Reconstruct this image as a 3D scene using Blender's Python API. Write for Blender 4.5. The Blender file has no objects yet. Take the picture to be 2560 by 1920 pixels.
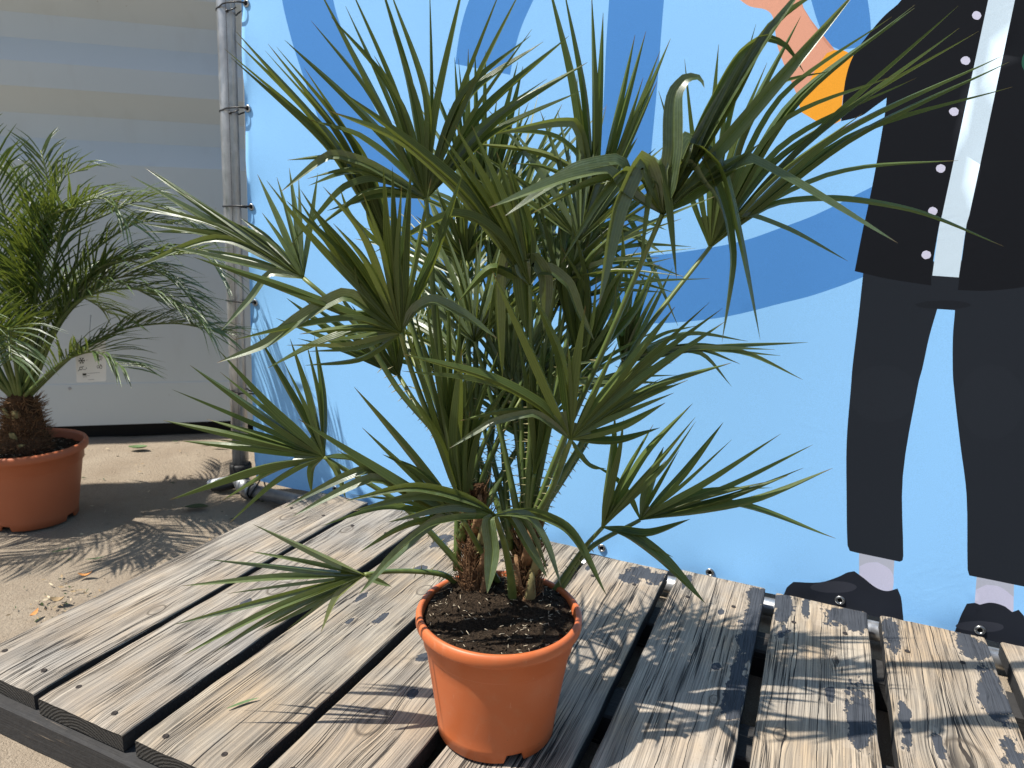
import bpy, bmesh, math, random
from mathutils import Vector, Matrix, noise
from mathutils.geometry import delaunay_2d_cdt
random.seed(7)
SC = bpy.context.scene
COL = SC.collection
R = math.radians
V = Vector

# ---------------------------------------------------------------- camera, light, exposure
cam = bpy.data.cameras.new('camera')
cam.sensor_width = 36.0
cam.lens = 36.0 * 1771.95 / 2560.0
cam.clip_start = 0.02
cam.clip_end = 400.0
cam.dof.use_dof = True
cam.dof.focus_distance = 1.16
cam.dof.aperture_fstop = 7.5
camo = bpy.data.objects.new('camera', cam)
COL.objects.link(camo)
camo.matrix_world = Matrix(((0.91390, -0.11675, 0.38878, 0.0),
                            (0.40469, 0.18736, -0.89505, 0.0),
                            (0.03166, 0.97533, 0.21847, 0.8),
                            (0, 0, 0, 1)))
SC.camera = camo

SUN_AZ, SUN_EL = R(215.0), R(60.5)          # direction towards the sun, counter-clockwise from +X
sd = V((math.cos(SUN_AZ) * math.cos(SUN_EL), math.sin(SUN_AZ) * math.cos(SUN_EL), math.sin(SUN_EL)))
world = bpy.data.worlds.new('World')
SC.world = world
world.use_nodes = True
wn_ = world.node_tree.nodes
wn_.clear()
wo = wn_.new('ShaderNodeOutputWorld')
wb = wn_.new('ShaderNodeBackground')
wb.inputs['Strength'].default_value = 0.085
sk = wn_.new('ShaderNodeTexSky')
sk.sky_type = 'NISHITA'
sk.sun_disc = False
sk.sun_elevation = SUN_EL
sk.sun_rotation = math.atan2(sd.x, sd.y)
world.node_tree.links.new(sk.outputs[0], wb.inputs[0])
world.node_tree.links.new(wb.outputs[0], wo.inputs[0])
sun = bpy.data.lights.new('sun', 'SUN')
sun.energy = 5.0
sun.angle = R(0.55)
sun.color = (1.0, 0.955, 0.885)
suno = bpy.data.objects.new('sun', sun)
COL.objects.link(suno)
suno.rotation_euler = sd.to_track_quat('Z', 'Y').to_euler()
suno.location = sd * 6

SC.view_settings.view_transform = 'Standard'
SC.view_settings.look = 'None'
SC.view_settings.gamma = 1.0
SC.view_settings.exposure = 0.58
SC.view_settings.use_curve_mapping = False

GROUND = -0.09

# ---------------------------------------------------------------- helpers
def tag(o, label=None, cat=None, group=None, kind=None):
    if label: o['label'] = label
    if cat: o['category'] = cat
    if group: o['group'] = group
    if kind: o['kind'] = kind
    return o

def thing(name, label, cat, loc=(0, 0, 0), group=None):
    o = bpy.data.objects.new(name, None)
    o.empty_display_size = 0.05
    COL.objects.link(o)
    o.location = loc
    return tag(o, label, cat, group)

def wpos(o):
    p = V((0, 0, 0))
    while o:
        p += o.location
        o = o.parent
    return p

class MB:
    """collects faces (world coordinates) and links them as one mesh object"""
    def __init__(s):
        s.v, s.f, s.uv, s.mi = [], [], [], []
    def add(s, vs, fs, uvs=None, mi=0):
        b = len(s.v)
        s.v += [tuple(p) for p in vs]
        s.uv += uvs if uvs else [(0, 0)] * len(vs)
        s.f += [tuple(i + b for i in f) for f in fs]
        s.mi += [mi] * len(fs)
        return s
    def box(s, a, b, mi=0):
        (x0, y0, z0), (x1, y1, z1) = a, b
        vs = [(x0, y0, z0), (x1, y0, z0), (x1, y1, z0), (x0, y1, z0), (x0, y0, z1), (x1, y0, z1), (x1, y1, z1), (x0, y1, z1)]
        return s.add(vs, [(0, 3, 2, 1), (4, 5, 6, 7), (0, 1, 5, 4), (1, 2, 6, 5), (2, 3, 7, 6), (3, 0, 4, 7)], None, mi)
    def tube(s, pts, rad, n=8, cap=True, flat=1.0, mi=0):
        pts = [V(p) for p in pts]
        if not isinstance(rad, (list, tuple)): rad = [rad] * len(pts)
        vs, uvs = [], []
        side = None
        for i, p in enumerate(pts):
            t = (pts[min(i + 1, len(pts) - 1)] - pts[max(i - 1, 0)]).normalized()
            if side is None:
                side = t.cross(V((0, 0, 1)) if abs(t.z) < .9 else V((1, 0, 0))).normalized()
            else:
                side = (side - t * side.dot(t)).normalized()
            up = t.cross(side)
            for k in range(n):
                a = 2 * math.pi * k / n
                vs.append(p + (side * math.cos(a) + up * math.sin(a) * flat) * rad[i])
                uvs.append((k / n, i / max(1, len(pts) - 1)))
        fs = [(i * n + k, i * n + (k + 1) % n, (i + 1) * n + (k + 1) % n, (i + 1) * n + k) for i in range(len(pts) - 1) for k in range(n)]
        if cap:
            fs.append(tuple(range(n - 1, -1, -1)))
            fs.append(tuple((len(pts) - 1) * n + k for k in range(n)))
        return s.add(vs, fs, uvs, mi)
    def lathe(s, c, prof, n=48, cap=False, mi=0, zf=None):
        vs = []
        for j, (r, z) in enumerate(prof):
            for k in range(n):
                a = 2 * math.pi * k / n
                zz = zf(j, a, z) if zf else z
                vs.append((c[0] + r * math.cos(a), c[1] + r * math.sin(a), c[2] + zz))
        m = len(prof)
        fs = [(j * n + k, j * n + (k + 1) % n, (j + 1) * n + (k + 1) % n, (j + 1) * n + k) for j in range(m - 1) for k in range(n)]
        if cap: fs.append(tuple((m - 1) * n + k for k in range(n)))
        return s.add(vs, fs, None, mi)
    def torus(s, c, ax, R0, r0, n=18, m=8, mi=0):
        ax = V(ax).normalized()
        u = ax.cross(V((0, 0, 1)) if abs(ax.z) < .9 else V((1, 0, 0))).normalized()
        w = ax.cross(u)
        vs = []
        for i in range(n):
            a = 2 * math.pi * i / n
            d = u * math.cos(a) + w * math.sin(a)
            for k in range(m):
                b = 2 * math.pi * k / m
                vs.append(V(c) + d * (R0 + r0 * math.cos(b)) + ax * r0 * math.sin(b))
        fs = [(i * m + k, i * m + (k + 1) % m, ((i + 1) % n) * m + (k + 1) % m, ((i + 1) % n) * m + k) for i in range(n) for k in range(m)]
        return s.add(vs, fs, None, mi)
    def build(s, name, mats, parent=None, smooth=True, kind=None, origin=None):
        if not isinstance(mats, (list, tuple)): mats = [mats]
        base = wpos(parent) if parent else V((0, 0, 0))
        org = V(origin) if origin is not None else base
        me = bpy.data.meshes.new(name)
        me.from_pydata([tuple(V(p) - org) for p in s.v], [], s.f)
        for m in mats: me.materials.append(m)
        uvl = me.uv_layers.new(name='UVMap')
        for l in me.loops: uvl.data[l.index].uv = s.uv[l.vertex_index]
        for p, mi in zip(me.polygons, s.mi):
            p.material_index = mi
            p.use_smooth = smooth
        me.update()
        o = bpy.data.objects.new(name, me)
        COL.objects.link(o)
        o.location = org - base if parent else org
        if parent: o.parent = parent
        if kind: o['kind'] = kind
        return o

def catmull(pts, n, ten=.82):
    """n+1 points on a smooth curve through pts, spaced by arc length"""
    P = [V(p) for p in pts]
    if len(P) == 2: P = [P[0], P[0].lerp(P[1], .5), P[1]]
    E = [P[0] * 2 - P[1]] + P + [P[-1] * 2 - P[-2]]
    fine = []
    for i in range(1, len(E) - 2):
        a, b, c, d = E[i - 1:i + 3]
        # centripetal-like tangents scaled by chord lengths keep bends from overshooting
        lab, lbc, lcd = (b - a).length, (c - b).length, (d - c).length
        m1 = ((b - a) / max(lab, 1e-5) * lbc + (c - b) / max(lbc, 1e-5) * lab) / max(lab + lbc, 1e-5) * lbc * ten
        m2 = ((c - b) / max(lbc, 1e-5) * lcd + (d - c) / max(lcd, 1e-5) * lbc) / max(lbc + lcd, 1e-5) * lbc * ten
        for k in range(12):
            t = k / 12
            fine.append(b * (2*t**3 - 3*t*t + 1) + m1 * (t**3 - 2*t*t + t) + c * (-2*t**3 + 3*t*t) + m2 * (t**3 - t*t))
    fine.append(E[-2])
    acc = [0]
    for a, b in zip(fine, fine[1:]): acc.append(acc[-1] + (b - a).length)
    out, j = [], 0
    for i in range(n + 1):
        s = acc[-1] * i / n
        while j < len(acc) - 2 and acc[j + 1] < s: j += 1
        out.append(fine[j].lerp(fine[j + 1], (s - acc[j]) / max(acc[j + 1] - acc[j], 1e-6)))
    return out

# ---------------------------------------------------------------- node materials
class NT:
    def __init__(s, name):
        s.m = bpy.data.materials.new(name)
        s.m.use_nodes = True
        s.t = s.m.node_tree
        s.t.nodes.clear()
        s.out = s.n('OutputMaterial')
    def n(s, k, **kw):
        nd = s.t.nodes.new('ShaderNode' + k)
        for a, b in kw.items():
            if a in nd.bl_rna.properties: setattr(nd, a, b)
            else: nd.inputs[a].default_value = b
        return nd
    def l(s, a, b): s.t.links.new(a, b)
    def put(s, sock, v):
        if isinstance(v, bpy.types.NodeSocket): s.l(v, sock)
        elif v is not None: sock.default_value = v
    def math(s, op, a, b=None, c=None, clamp=False):
        nd = s.n('Math', operation=op, use_clamp=clamp)
        for i, x in enumerate((a, b, c)):
            if x is not None: s.put(nd.inputs[i], x)
        return nd.outputs[0]
    def vec(s, op, a, b=None):
        nd = s.n('VectorMath', operation=op)
        s.put(nd.inputs[0], a)
        if b is not None: s.put(nd.inputs[1], b)
        return nd.outputs['Value'] if op in ('LENGTH', 'DOT_PRODUCT', 'DISTANCE') else nd.outputs[0]
    def noise(s, v, scale, detail=3, rough=.5, out='Fac', dist=0):
        nd = s.n('TexNoise')
        s.l(v, nd.inputs['Vector'])
        nd.inputs['Scale'].default_value = scale
        nd.inputs['Detail'].default_value = detail
        nd.inputs['Roughness'].default_value = rough
        nd.inputs['Distortion'].default_value = dist
        return nd.outputs[0 if out == 'Fac' else 1]
    def mix(s, f, a, b, bt='MIX'):
        nd = s.n('Mix', data_type='RGBA', blend_type=bt)
        s.put(nd.inputs[0], f)
        s.put(nd.inputs[6], a if not isinstance(a, tuple) else (*a, 1)[:4])
        s.put(nd.inputs[7], b if not isinstance(b, tuple) else (*b, 1)[:4])
        return nd.outputs[2]
    def ramp(s, f, a, b, lo=0., hi=1.):
        nd = s.n('MapRange', clamp=True)
        s.put(nd.inputs[0], f)
        for i, x in zip((1, 2, 3, 4), (a, b, lo, hi)): nd.inputs[i].default_value = x
        return nd.outputs[0]
    def bsdf(s, col, rough=.6, spec=.4, metal=0., bump=None, bd=.3, dist=.002):
        p = s.n('BsdfPrincipled')
        s.put(p.inputs['Base Color'], col if not isinstance(col, tuple) else (*col, 1)[:4])
        s.put(p.inputs['Roughness'], rough)
        s.put(p.inputs['Metallic'], metal)
        p.inputs['Specular IOR Level'].default_value = spec
        if bump is not None:
            b = s.n('Bump')
            b.inputs['Strength'].default_value = bd
            b.inputs['Distance'].default_value = dist
            s.l(bump, b.inputs['Height'])
            s.l(b.outputs[0], p.inputs['Normal'])
        return p
    def done(s, shader):
        s.l(shader.outputs[0], s.out.inputs[0])
        return s.m
    def obj(s): return s.n('TexCoord').outputs['Object']
    def uv(s): return s.n('TexCoord').outputs['UV']
    def rnd(s): return s.n('ObjectInfo').outputs['Random']

def simple(name, col, rough=.6, spec=.4, metal=0., var=.15, scale=30, bd=.15, bdist=.001, bscale=200):
    t = NT(name)
    o = t.obj()
    n = t.noise(o, scale, 4)
    c = t.mix(n, tuple(x * (1 - var) for x in col), tuple(min(1, x * (1 + var)) for x in col))
    return t.done(t.bsdf(c, rough, spec, metal, t.noise(o, bscale, 3), bd, bdist))

def leaf_material(name, dark, light, trans, rough=.36, wax=(.15, .21, .13)):
    t = NT(name)
    u = t.n('SeparateXYZ')
    t.l(t.uv(), u.inputs[0])
    ux, uy = u.outputs[0], u.outputs[1]
    rn = t.rnd()
    o = t.obj()
    big = t.noise(o, 9, 3)
    f = t.math('ADD', t.math('MULTIPLY', rn, .75), t.math('MULTIPLY', big, .35))
    c = t.mix(t.ramp(f, .1, 1.), dark, light)
    # parallel veins along the blade
    st = t.math('SINE', t.math('MULTIPLY', ux, 46.))
    c = t.mix(t.ramp(st, .5, 1., 0, .42), c, tuple(x * 1.6 for x in light))
    mid = t.math('ABSOLUTE', t.math('SUBTRACT', ux, .5))
    c = t.mix(t.ramp(mid, .06, .0, 0, .55), c, (.16, .19, .045))
    edge = t.ramp(mid, .44, .5, 0, .45)
    c = t.mix(edge, c, (.19, .21, .05))
    # small pale and brown flecks, dry tip
    sp = t.ramp(t.noise(o, 420, 2), .66, .74, 0, .35)
    c = t.mix(sp, c, (.16, .19, .06))
    tip = t.ramp(t.math('ADD', uy, t.math('MULTIPLY', t.math('SUBTRACT', rn, .5), .06)), .955, .995)
    c = t.mix(tip, c, (.16, .1, .05))
    hub = t.ramp(uy, .0, .10, .55, 0)
    c = t.mix(hub, c, (.17, .21, .05))
    c = t.mix(t.ramp(rn, .955, .985, 0, .45), c, (.26, .235, .075))
    bp = t.math('ADD', t.math('MULTIPLY', st, .5), t.noise(o, 300, 2))
    back = t.n('NewGeometry').outputs['Backfacing']        # waxy upper side, duller yellower underside
    c = t.mix(back, t.mix(t.ramp(t.noise(o, 130, 3), .45, .75, 0, .30), c, wax), t.mix(1., c, (.97, .97, .74), 'MULTIPLY'))
    p = t.bsdf(c, t.ramp(t.noise(o, 60, 3), .3, .7, rough - .07, rough + .12), .5, 0, bp, .22, .0006)
    t.put(p.inputs['Specular IOR Level'], t.math('MULTIPLY_ADD', back, -.65, .95))
    tr = t.n('BsdfTranslucent')
    tc = t.mix(.5, c, (.33, .37, .04))
    t.l(tc, tr.inputs[0])
    mx = t.n('MixShader')
    mx.inputs[0].default_value = trans
    t.l(p.outputs[0], mx.inputs[1])
    t.l(tr.outputs[0], mx.inputs[2])
    return t.done(mx)

def wood_material(seed, tone, blobs=(), knots=(), dark=1.0, splits=()):
    """weathered softwood: fibres along Y, drying cracks, knots, left-over flakes of grey paint.
    blobs: (x, y, rx, ry) patches of paint, knots: (x, y, r), all in metres on the plank"""
    t = NT('weathered_wood')
    o = t.obj()
    off = t.vec('ADD', o, (seed * 3.17, seed * 1.31, seed * .77))
    lowd = t.noise(t.vec('MULTIPLY', off, (1, .22, 1)), 6, 2)
    sx = t.n('SeparateXYZ'); t.l(o, sx.inputs[0])
    ox, oy = sx.outputs[0], sx.outputs[1]
    bend = t.math('MULTIPLY', t.math('SUBTRACT', lowd, .5), .022)
    kn_col, kn_bump = None, None
    for (kx, ky, kr) in knots:
        dx = t.math('SUBTRACT', ox, kx)
        d = t.vec('LENGTH', t.vec('MULTIPLY', t.vec('SUBTRACT', o, (kx, ky, 0)), (1 / kr, .62 / kr, 0)))
        bend = t.math('SUBTRACT', bend, t.math('MULTIPLY', dx, t.math('MULTIPLY', t.math('EXPONENT', t.math('MULTIPLY', t.math('POWER', d, 2.), -.35)), .75)))
        ring = t.math('MULTIPLY', t.ramp(t.math('ABSOLUTE', t.math('SUBTRACT', d, 1.)), .0, .22, 1, 0), .85)
        core = t.ramp(d, 1.0, .2, 0, .45)
        k = t.math('MAXIMUM', ring, core)
        kn_col = k if kn_col is None else t.math('MAXIMUM', kn_col, k)
    cx = t.n('CombineXYZ')
    t.put(cx.inputs[0], t.math('ADD', t.math('ADD', ox, bend), seed * .91))
    t.put(cx.inputs[1], t.math('MULTIPLY', oy, .012))
    t.put(cx.inputs[2], t.math('MULTIPLY', sx.outputs[2], .3))
    fv = cx.outputs[0]
    fine = t.noise(fv, 430, 3, .65)
    mid = t.noise(fv, 95, 3, .55)
    wide = t.noise(t.vec('MULTIPLY', off, (1, .22, 1)), 16, 3, .6)
    blot = t.noise(off, 5.5, 3, .6)
    grey = (.325, .305, .275); tan = (.405, .325, .235); pale = (.49, .455, .395)
    c = t.mix(t.ramp(blot, .36, .66), grey, tan)
    c = t.mix(t.ramp(wide, .48, .72, 0, .75), c, pale)
    c = t.mix(t.ramp(t.math('ADD', wide, blot), .82, .55, 0, .55), c, (.19, .18, .17))
    c = t.mix(1., c, tuple(x for x in tone), 'MULTIPLY')
    c = t.mix(t.ramp(mid, .40, .58, .38, 0), c, (.13, .115, .10))
    c = t.mix(t.ramp(fine, .41, .57, .54, 0), c, (.085, .075, .065))
    c = t.mix(t.ramp(t.noise(off, 210, 4, .7), .60, .72, 0, .5), c, (.10, .09, .08))
    c = t.mix(t.ramp(t.noise(t.vec('MULTIPLY', off, (1, .4, 1)), 30, 4, .65), .58, .76, 0, .4), c, (.17, .155, .14))
    # long drying cracks
    cy = t.n('CombineXYZ')
    t.put(cy.inputs[0], t.math('ADD', t.math('ADD', ox, bend), seed * .53))
    t.put(cy.inputs[1], t.math('MULTIPLY', oy, .014))
    cr1 = t.math('ABSOLUTE', t.math('SUBTRACT', t.noise(cy.outputs[0], 48, 3, .55), .5))
    cm = t.ramp(t.noise(t.vec('MULTIPLY', off, (1, .3, 1)), 11, 2), .44, .60)
    crack = t.math('MULTIPLY', t.ramp(cr1, .006, .013, 1, 0), cm)
    cr2 = t.math('MULTIPLY', t.ramp(t.math('ABSOLUTE', t.math('SUBTRACT', t.noise(cy.outputs[0], 170, 2, .5), .48)), .010, .026, .9, 0), t.ramp(t.noise(t.vec('MULTIPLY', off, (1, .16, 1)), 22, 2), .46, .56))
    crack = t.math('MAXIMUM', crack, cr2)
    for sx_, sw_ in splits:                     # one long split running down the plank
        wob = t.math('MULTIPLY', t.math('SUBTRACT', t.noise(t.vec('MULTIPLY', off, (.2, 1, 1)), 5 + 9 * abs(sx_), 4, .55), .5), .020)
        dd = t.math('ABSOLUTE', t.math('SUBTRACT', t.math('ADD', t.math('ADD', ox, bend), wob), sx_))
        ww = t.math('MULTIPLY', t.ramp(t.noise(t.vec('MULTIPLY', off, (.1, 1, 1)), 7, 2), .32, .62, .05, 1), sw_)
        crack = t.math('MAXIMUM', crack, t.math('LESS_THAN', dd, ww))
    c = t.mix(crack, c, (.022, .019, .017))
    if kn_col is not None: c = t.mix(kn_col, c, (.075, .06, .045))
    h = t.math('ADD', t.math('MULTIPLY', fine, .5), t.math('MULTIPLY', mid, .8))
    h = t.math('SUBTRACT', h, t.math('MULTIPLY', crack, 1.6))
    rough = .82
    if blobs:
        fld = None
        for (bx, by, rx, ry) in blobs:
            d = t.vec('LENGTH', t.vec('MULTIPLY', t.vec('SUBTRACT', o, (bx, by, 0)), (1 / rx, 1 / ry, 0)))
            g = t.math('SUBTRACT', 1., d)
            fld = g if fld is None else t.math('MAXIMUM', fld, g)
        n1 = t.noise(t.vec('MULTIPLY', off, (1, .6, 1)), 20, 5, .65)
        n2 = t.noise(t.vec('MULTIPLY', off, (1, .5, 1)), 110, 4, .7)
        fld = t.math('ADD', fld, t.math('MULTIPLY', t.math('SUBTRACT', n1, .5), 2.0))
        fld = t.math('ADD', fld, t.math('MULTIPLY', t.math('SUBTRACT', n2, .5), .9))
        pm = t.ramp(fld, .30, .36)
        rim = t.math('MULTIPLY', t.ramp(fld, .0, .30), t.ramp(fld, .36, .30))
        c = t.mix(t.math('MULTIPLY', rim, .35), c, (.50, .42, .33))
        pc = t.mix(t.noise(off, 40, 4), (.036, .040, .048), (.066, .071, .081))
        c = t.mix(pm, c, pc)
        h = t.math('ADD', h, t.math('MULTIPLY', pm, .9))
    c = t.mix(1., c, (dark, dark, dark), 'MULTIPLY')
    return t.done(t.bsdf(c, rough, .25, 0, h, .9, .0022))

M = {}
def make_materials():
    # dark stained / painted timber (sides, end grain, bearers)
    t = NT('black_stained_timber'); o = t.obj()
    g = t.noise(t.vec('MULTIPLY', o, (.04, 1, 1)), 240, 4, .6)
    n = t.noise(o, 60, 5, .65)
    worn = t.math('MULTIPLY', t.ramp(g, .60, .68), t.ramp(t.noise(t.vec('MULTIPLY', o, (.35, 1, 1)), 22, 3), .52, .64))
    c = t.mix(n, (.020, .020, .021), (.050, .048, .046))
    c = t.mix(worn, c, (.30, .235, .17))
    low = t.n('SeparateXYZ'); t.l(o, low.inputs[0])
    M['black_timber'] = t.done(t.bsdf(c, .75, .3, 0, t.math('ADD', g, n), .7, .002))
    t = NT('end_grain'); o = t.obj()
    rg = t.n('TexWave', wave_type='RINGS', rings_direction='Y')
    t.l(t.vec('ADD', o, (.0, .0, .11)), rg.inputs[0]); rg.inputs['Scale'].default_value = 55; rg.inputs['Distortion'].default_value = 3.; rg.inputs['Detail'].default_value = 3
    n = t.noise(o, 520, 3, .7)
    hh = t.math('ADD', t.math('MULTIPLY', rg.outputs[1], .5), n)
    c = t.mix(t.ramp(hh, .3, 1.2), (.014, .014, .014), (.085, .078, .068))
    M['end_grain'] = t.done(t.bsdf(c, .85, .2, 0, hh, 1., .003))
    # sand
    t = NT('sandy_ground'); o = t.obj()
    n = t.noise(o, 7, 5, .6); n2 = t.noise(o, 420, 3, .7); n3 = t.noise(o, 130, 4, .65)
    c = t.mix(t.ramp(n, .3, .7), (.30, .24, .175), (.39, .325, .245))
    c = t.mix(t.ramp(n2, .34, .62, .55, 0), c, (.19, .15, .11))
    c = t.mix(t.ramp(n2, .62, .74, 0, .6), c, (.60, .55, .46))
    c = t.mix(t.ramp(t.noise(o, 30, 4), .60, .72, 0, .55), c, (.22, .18, .14))
    M['sand'] = t.done(t.bsdf(c, .92, .15, 0, t.math('ADD', t.math('MULTIPLY', n2, .5), n3), 1., .006))
    # peat soil
    t = NT('peat_soil'); o = t.obj()
    n = t.noise(o, 260, 5, .75); n2 = t.noise(o, 60, 4, .6)
    c = t.mix(t.ramp(n, .32, .66), (.008, .006, .0045), (.105, .072, .046))
    c = t.mix(t.ramp(t.noise(o, 420, 3, .7), .62, .70), c, (.24, .165, .10))
    M['soil'] = t.done(t.bsdf(c, .95, .15, 0, t.math('ADD', n, t.math('MULTIPLY', n2, .7)), 1., .014))
    # terracotta coloured plastic
    t = NT('terracotta_plastic'); o = t.obj()
    n = t.noise(o, 14, 4); dust = t.ramp(t.noise(o, 45, 5, .7), .52, .75, 0, .22)
    c = t.mix(n, (.47, .118, .036), (.54, .142, .046))
    c = t.mix(dust, c, (.46, .22, .11))
    sc = t.ramp(t.noise(t.vec('MULTIPLY', o, (1, 1, .15)), 160, 3), .70, .74, 0, .25)
    c = t.mix(sc, c, (.62, .34, .22))
    spl = t.ramp(t.noise(o, 210, 3, .7), .66, .70, 0, .55)
    up = t.n('SeparateXYZ'); t.l(o, up.inputs[0])
    spl = t.math('MULTIPLY', spl, t.ramp(t.noise(o, 17, 3), .52, .62))
    c = t.mix(spl, c, (.10, .055, .03))
    lime = t.math('MULTIPLY', t.ramp(t.noise(t.vec('MULTIPLY', o, (1, 1, .35)), 38, 5, .7), .60, .72, 0, .28), t.ramp(t.noise(o, 9, 2), .45, .6))
    c = t.mix(lime, c, (.58, .36, .25))
    M['pot'] = t.done(t.bsdf(c, t.ramp(n, .3, .7, .40, .52), .42, 0, t.noise(o, 500, 3), .12, .0006))
    t = NT('dusty_terracotta_plastic'); o = t.obj()
    n = t.noise(o, 14, 4)
    c = t.mix(n, (.40, .112, .045), (.46, .135, .056))
    M['pot_dull'] = t.done(t.bsdf(c, .5, .4, 0, t.noise(o, 500, 3), .12, .0006))
    # galvanised steel
    t = NT('galvanised_steel'); o = t.obj()
    n = t.noise(t.vec('MULTIPLY', o, (1, 1, .45)), 55, 5, .7); n2 = t.noise(o, 9, 3)
    st = t.noise(t.vec('MULTIPLY', o, (.2, .2, 1)), 120, 3)
    c = t.mix(t.ramp(n, .3, .7), (.36, .37, .38), (.60, .61, .62))
    c = t.mix(t.ramp(n2, .45, .62, 0, .5), c, (.27, .27, .27))
    M['steel'] = t.done(t.bsdf(c, t.ramp(n, .3, .7, .30, .52), .5, .78, t.math('ADD', n, st), .22, .0012))
    M['eyelet'] = simple('nickel_eyelet', (.42, .42, .41), .32, .5, .95, .2)
    M['bright_metal'] = simple('bright_aluminium', (.80, .82, .84), .5, .5, .1, .05)
    M['black_plastic'] = simple('black_plastic', (.012, .012, .013), .38, .5, 0, .2)
    M['black_rubber'] = simple('black_rubber', (.014, .014, .014), .6, .4, 0, .3)
    # container panel
    t = NT('white_steel_panel'); o = t.obj()
    n = t.noise(o, 3, 4); d = t.ramp(t.noise(t.vec('MULTIPLY', o, (1, 1, .3)), 12, 4), .55, .8, 0, .18)
    c = t.mix(n, (.53, .575, .57), (.59, .635, .625)); c = t.mix(d, c, (.40, .39, .35))
    sp = t.ramp(t.noise(o, 60, 2), .78, .80, 0, .5); c = t.mix(sp, c, (.2, .15, .1))
    M['panel'] = t.done(t.bsdf(c, .5, .4, 0, t.noise(o, 400, 2), .06, .0005))
    M['rail'] = simple('black_rail', (.006, .006, .006), .6, .2)
    # banner inks
    def ink(name, col, r=.72):
        t = NT('ink_' + name); o = t.obj()
        w1 = t.n('TexWave', wave_type='BANDS', bands_direction='X'); t.l(o, w1.inputs[0]); w1.inputs['Scale'].default_value = 420
        w2 = t.n('TexWave', wave_type='BANDS', bands_direction='Z'); t.l(o, w2.inputs[0]); w2.inputs['Scale'].default_value = 420
        b = t.math('MULTIPLY', t.math('ADD', w1.outputs[1], w2.outputs[1]), .5)
        cs = t.math('ABSOLUTE', t.math('SUBTRACT', t.noise(o, 5.5, 4, .6, dist=.6), .5))
        b = t.math('ADD', b, t.math('MULTIPLY', t.ramp(cs, .0, .035, 2.6, 0), t.ramp(t.noise(o, 3.1, 2), .46, .62)))
        b = t.math('ADD', b, t.math('MULTIPLY', t.noise(o, 28, 3, .6), 3.))
        c = t.mix(t.ramp(t.noise(o, 700, 2), .3, .7), tuple(x * .93 for x in col), tuple(min(1, x * 1.07) for x in col))
        dirt = t.ramp(t.noise(o, 90, 3, .6), .74, .78, 0, .5)
        c = t.mix(dirt, c, tuple(x * .7 for x in col))
        M['ink_' + name] = t.done(t.bsdf(c, r, .10, 0, b, .12, .0004))
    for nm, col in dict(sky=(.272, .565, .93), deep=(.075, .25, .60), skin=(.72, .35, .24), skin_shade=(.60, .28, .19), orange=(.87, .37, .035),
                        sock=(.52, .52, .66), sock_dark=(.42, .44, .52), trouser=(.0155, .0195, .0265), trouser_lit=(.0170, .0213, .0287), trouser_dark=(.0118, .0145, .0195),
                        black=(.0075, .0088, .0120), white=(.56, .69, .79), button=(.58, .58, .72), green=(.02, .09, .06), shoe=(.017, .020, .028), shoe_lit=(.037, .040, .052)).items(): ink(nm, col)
    M['hem'] = simple('banner_hem', (.74, .71, .63), .6, .3, 0, .06)
    # plants
    M['leaf'] = leaf_material('fan_palm_leaf', (.024, .046, .011), (.112, .150, .058), .27, .35)
    M['leaf_date'] = leaf_material('date_palm_leaf', (.026, .058, .014), (.080, .140, .036), .24, .36)
    t = NT('petiole_green'); o = t.obj()
    n = t.noise(t.vec('MULTIPLY', o, (1, 1, .2)), 70, 3)
    c = t.mix(t.ramp(n, .3, .7), (.060, .095, .024), (.13, .17, .045))
    u = t.n('SeparateXYZ'); t.l(t.uv(), u.inputs[0])
    c = t.mix(t.ramp(u.outputs[1], .8, 1., 0, .5), c, (.20, .22, .05))
    M['petiole'] = t.done(t.bsdf(c, .42, .45, 0, n, .2, .001))
    M['spine'] = simple('pale_spine', (.30, .27, .13), .5)
    M['fibre'] = simple('brown_fibre', (.20, .115, .060), .9, .15, 0, .75, 120, .8, .004, 150)
    M['bark'] = simple('trunk_bark', (.095, .052, .028), .95, .1, 0, .8, 90, 1., .012, 160)
    M['leaf_base'] = simple('cut_leaf_base', (.20, .17, .075), .75, .25, 0, .5, 80)
    M['dry'] = simple('dry_leaf', (.32, .23, .13), .85, .2, 0, .35, 200)
    M['dry_pale'] = simple('pale_husk', (.55, .46, .31), .85, .2, 0, .25, 200)
    M['dry_orange'] = simple('orange_dry_leaf', (.52, .24, .08), .8, .2, 0, .25, 200)
    M['fresh'] = simple('fresh_green_leaf', (.10, .16, .06), .5, .4, 0, .2, 200)
    M['darkleaf'] = simple('dark_green_leaf', (.035, .055, .015), .5, .4, 0, .3, 200)
    M['card'] = simple('white_card', (.80, .81, .80), .45, .4, 0, .03)
    M['print_black'] = simple('black_print', (.02, .02, .02), .6)
    M['print_grey'] = simple('grey_print', (.35, .35, .36), .6)
    M['perlite'] = simple('pale_bits', (.50, .42, .30), .9)
make_materials()

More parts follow.
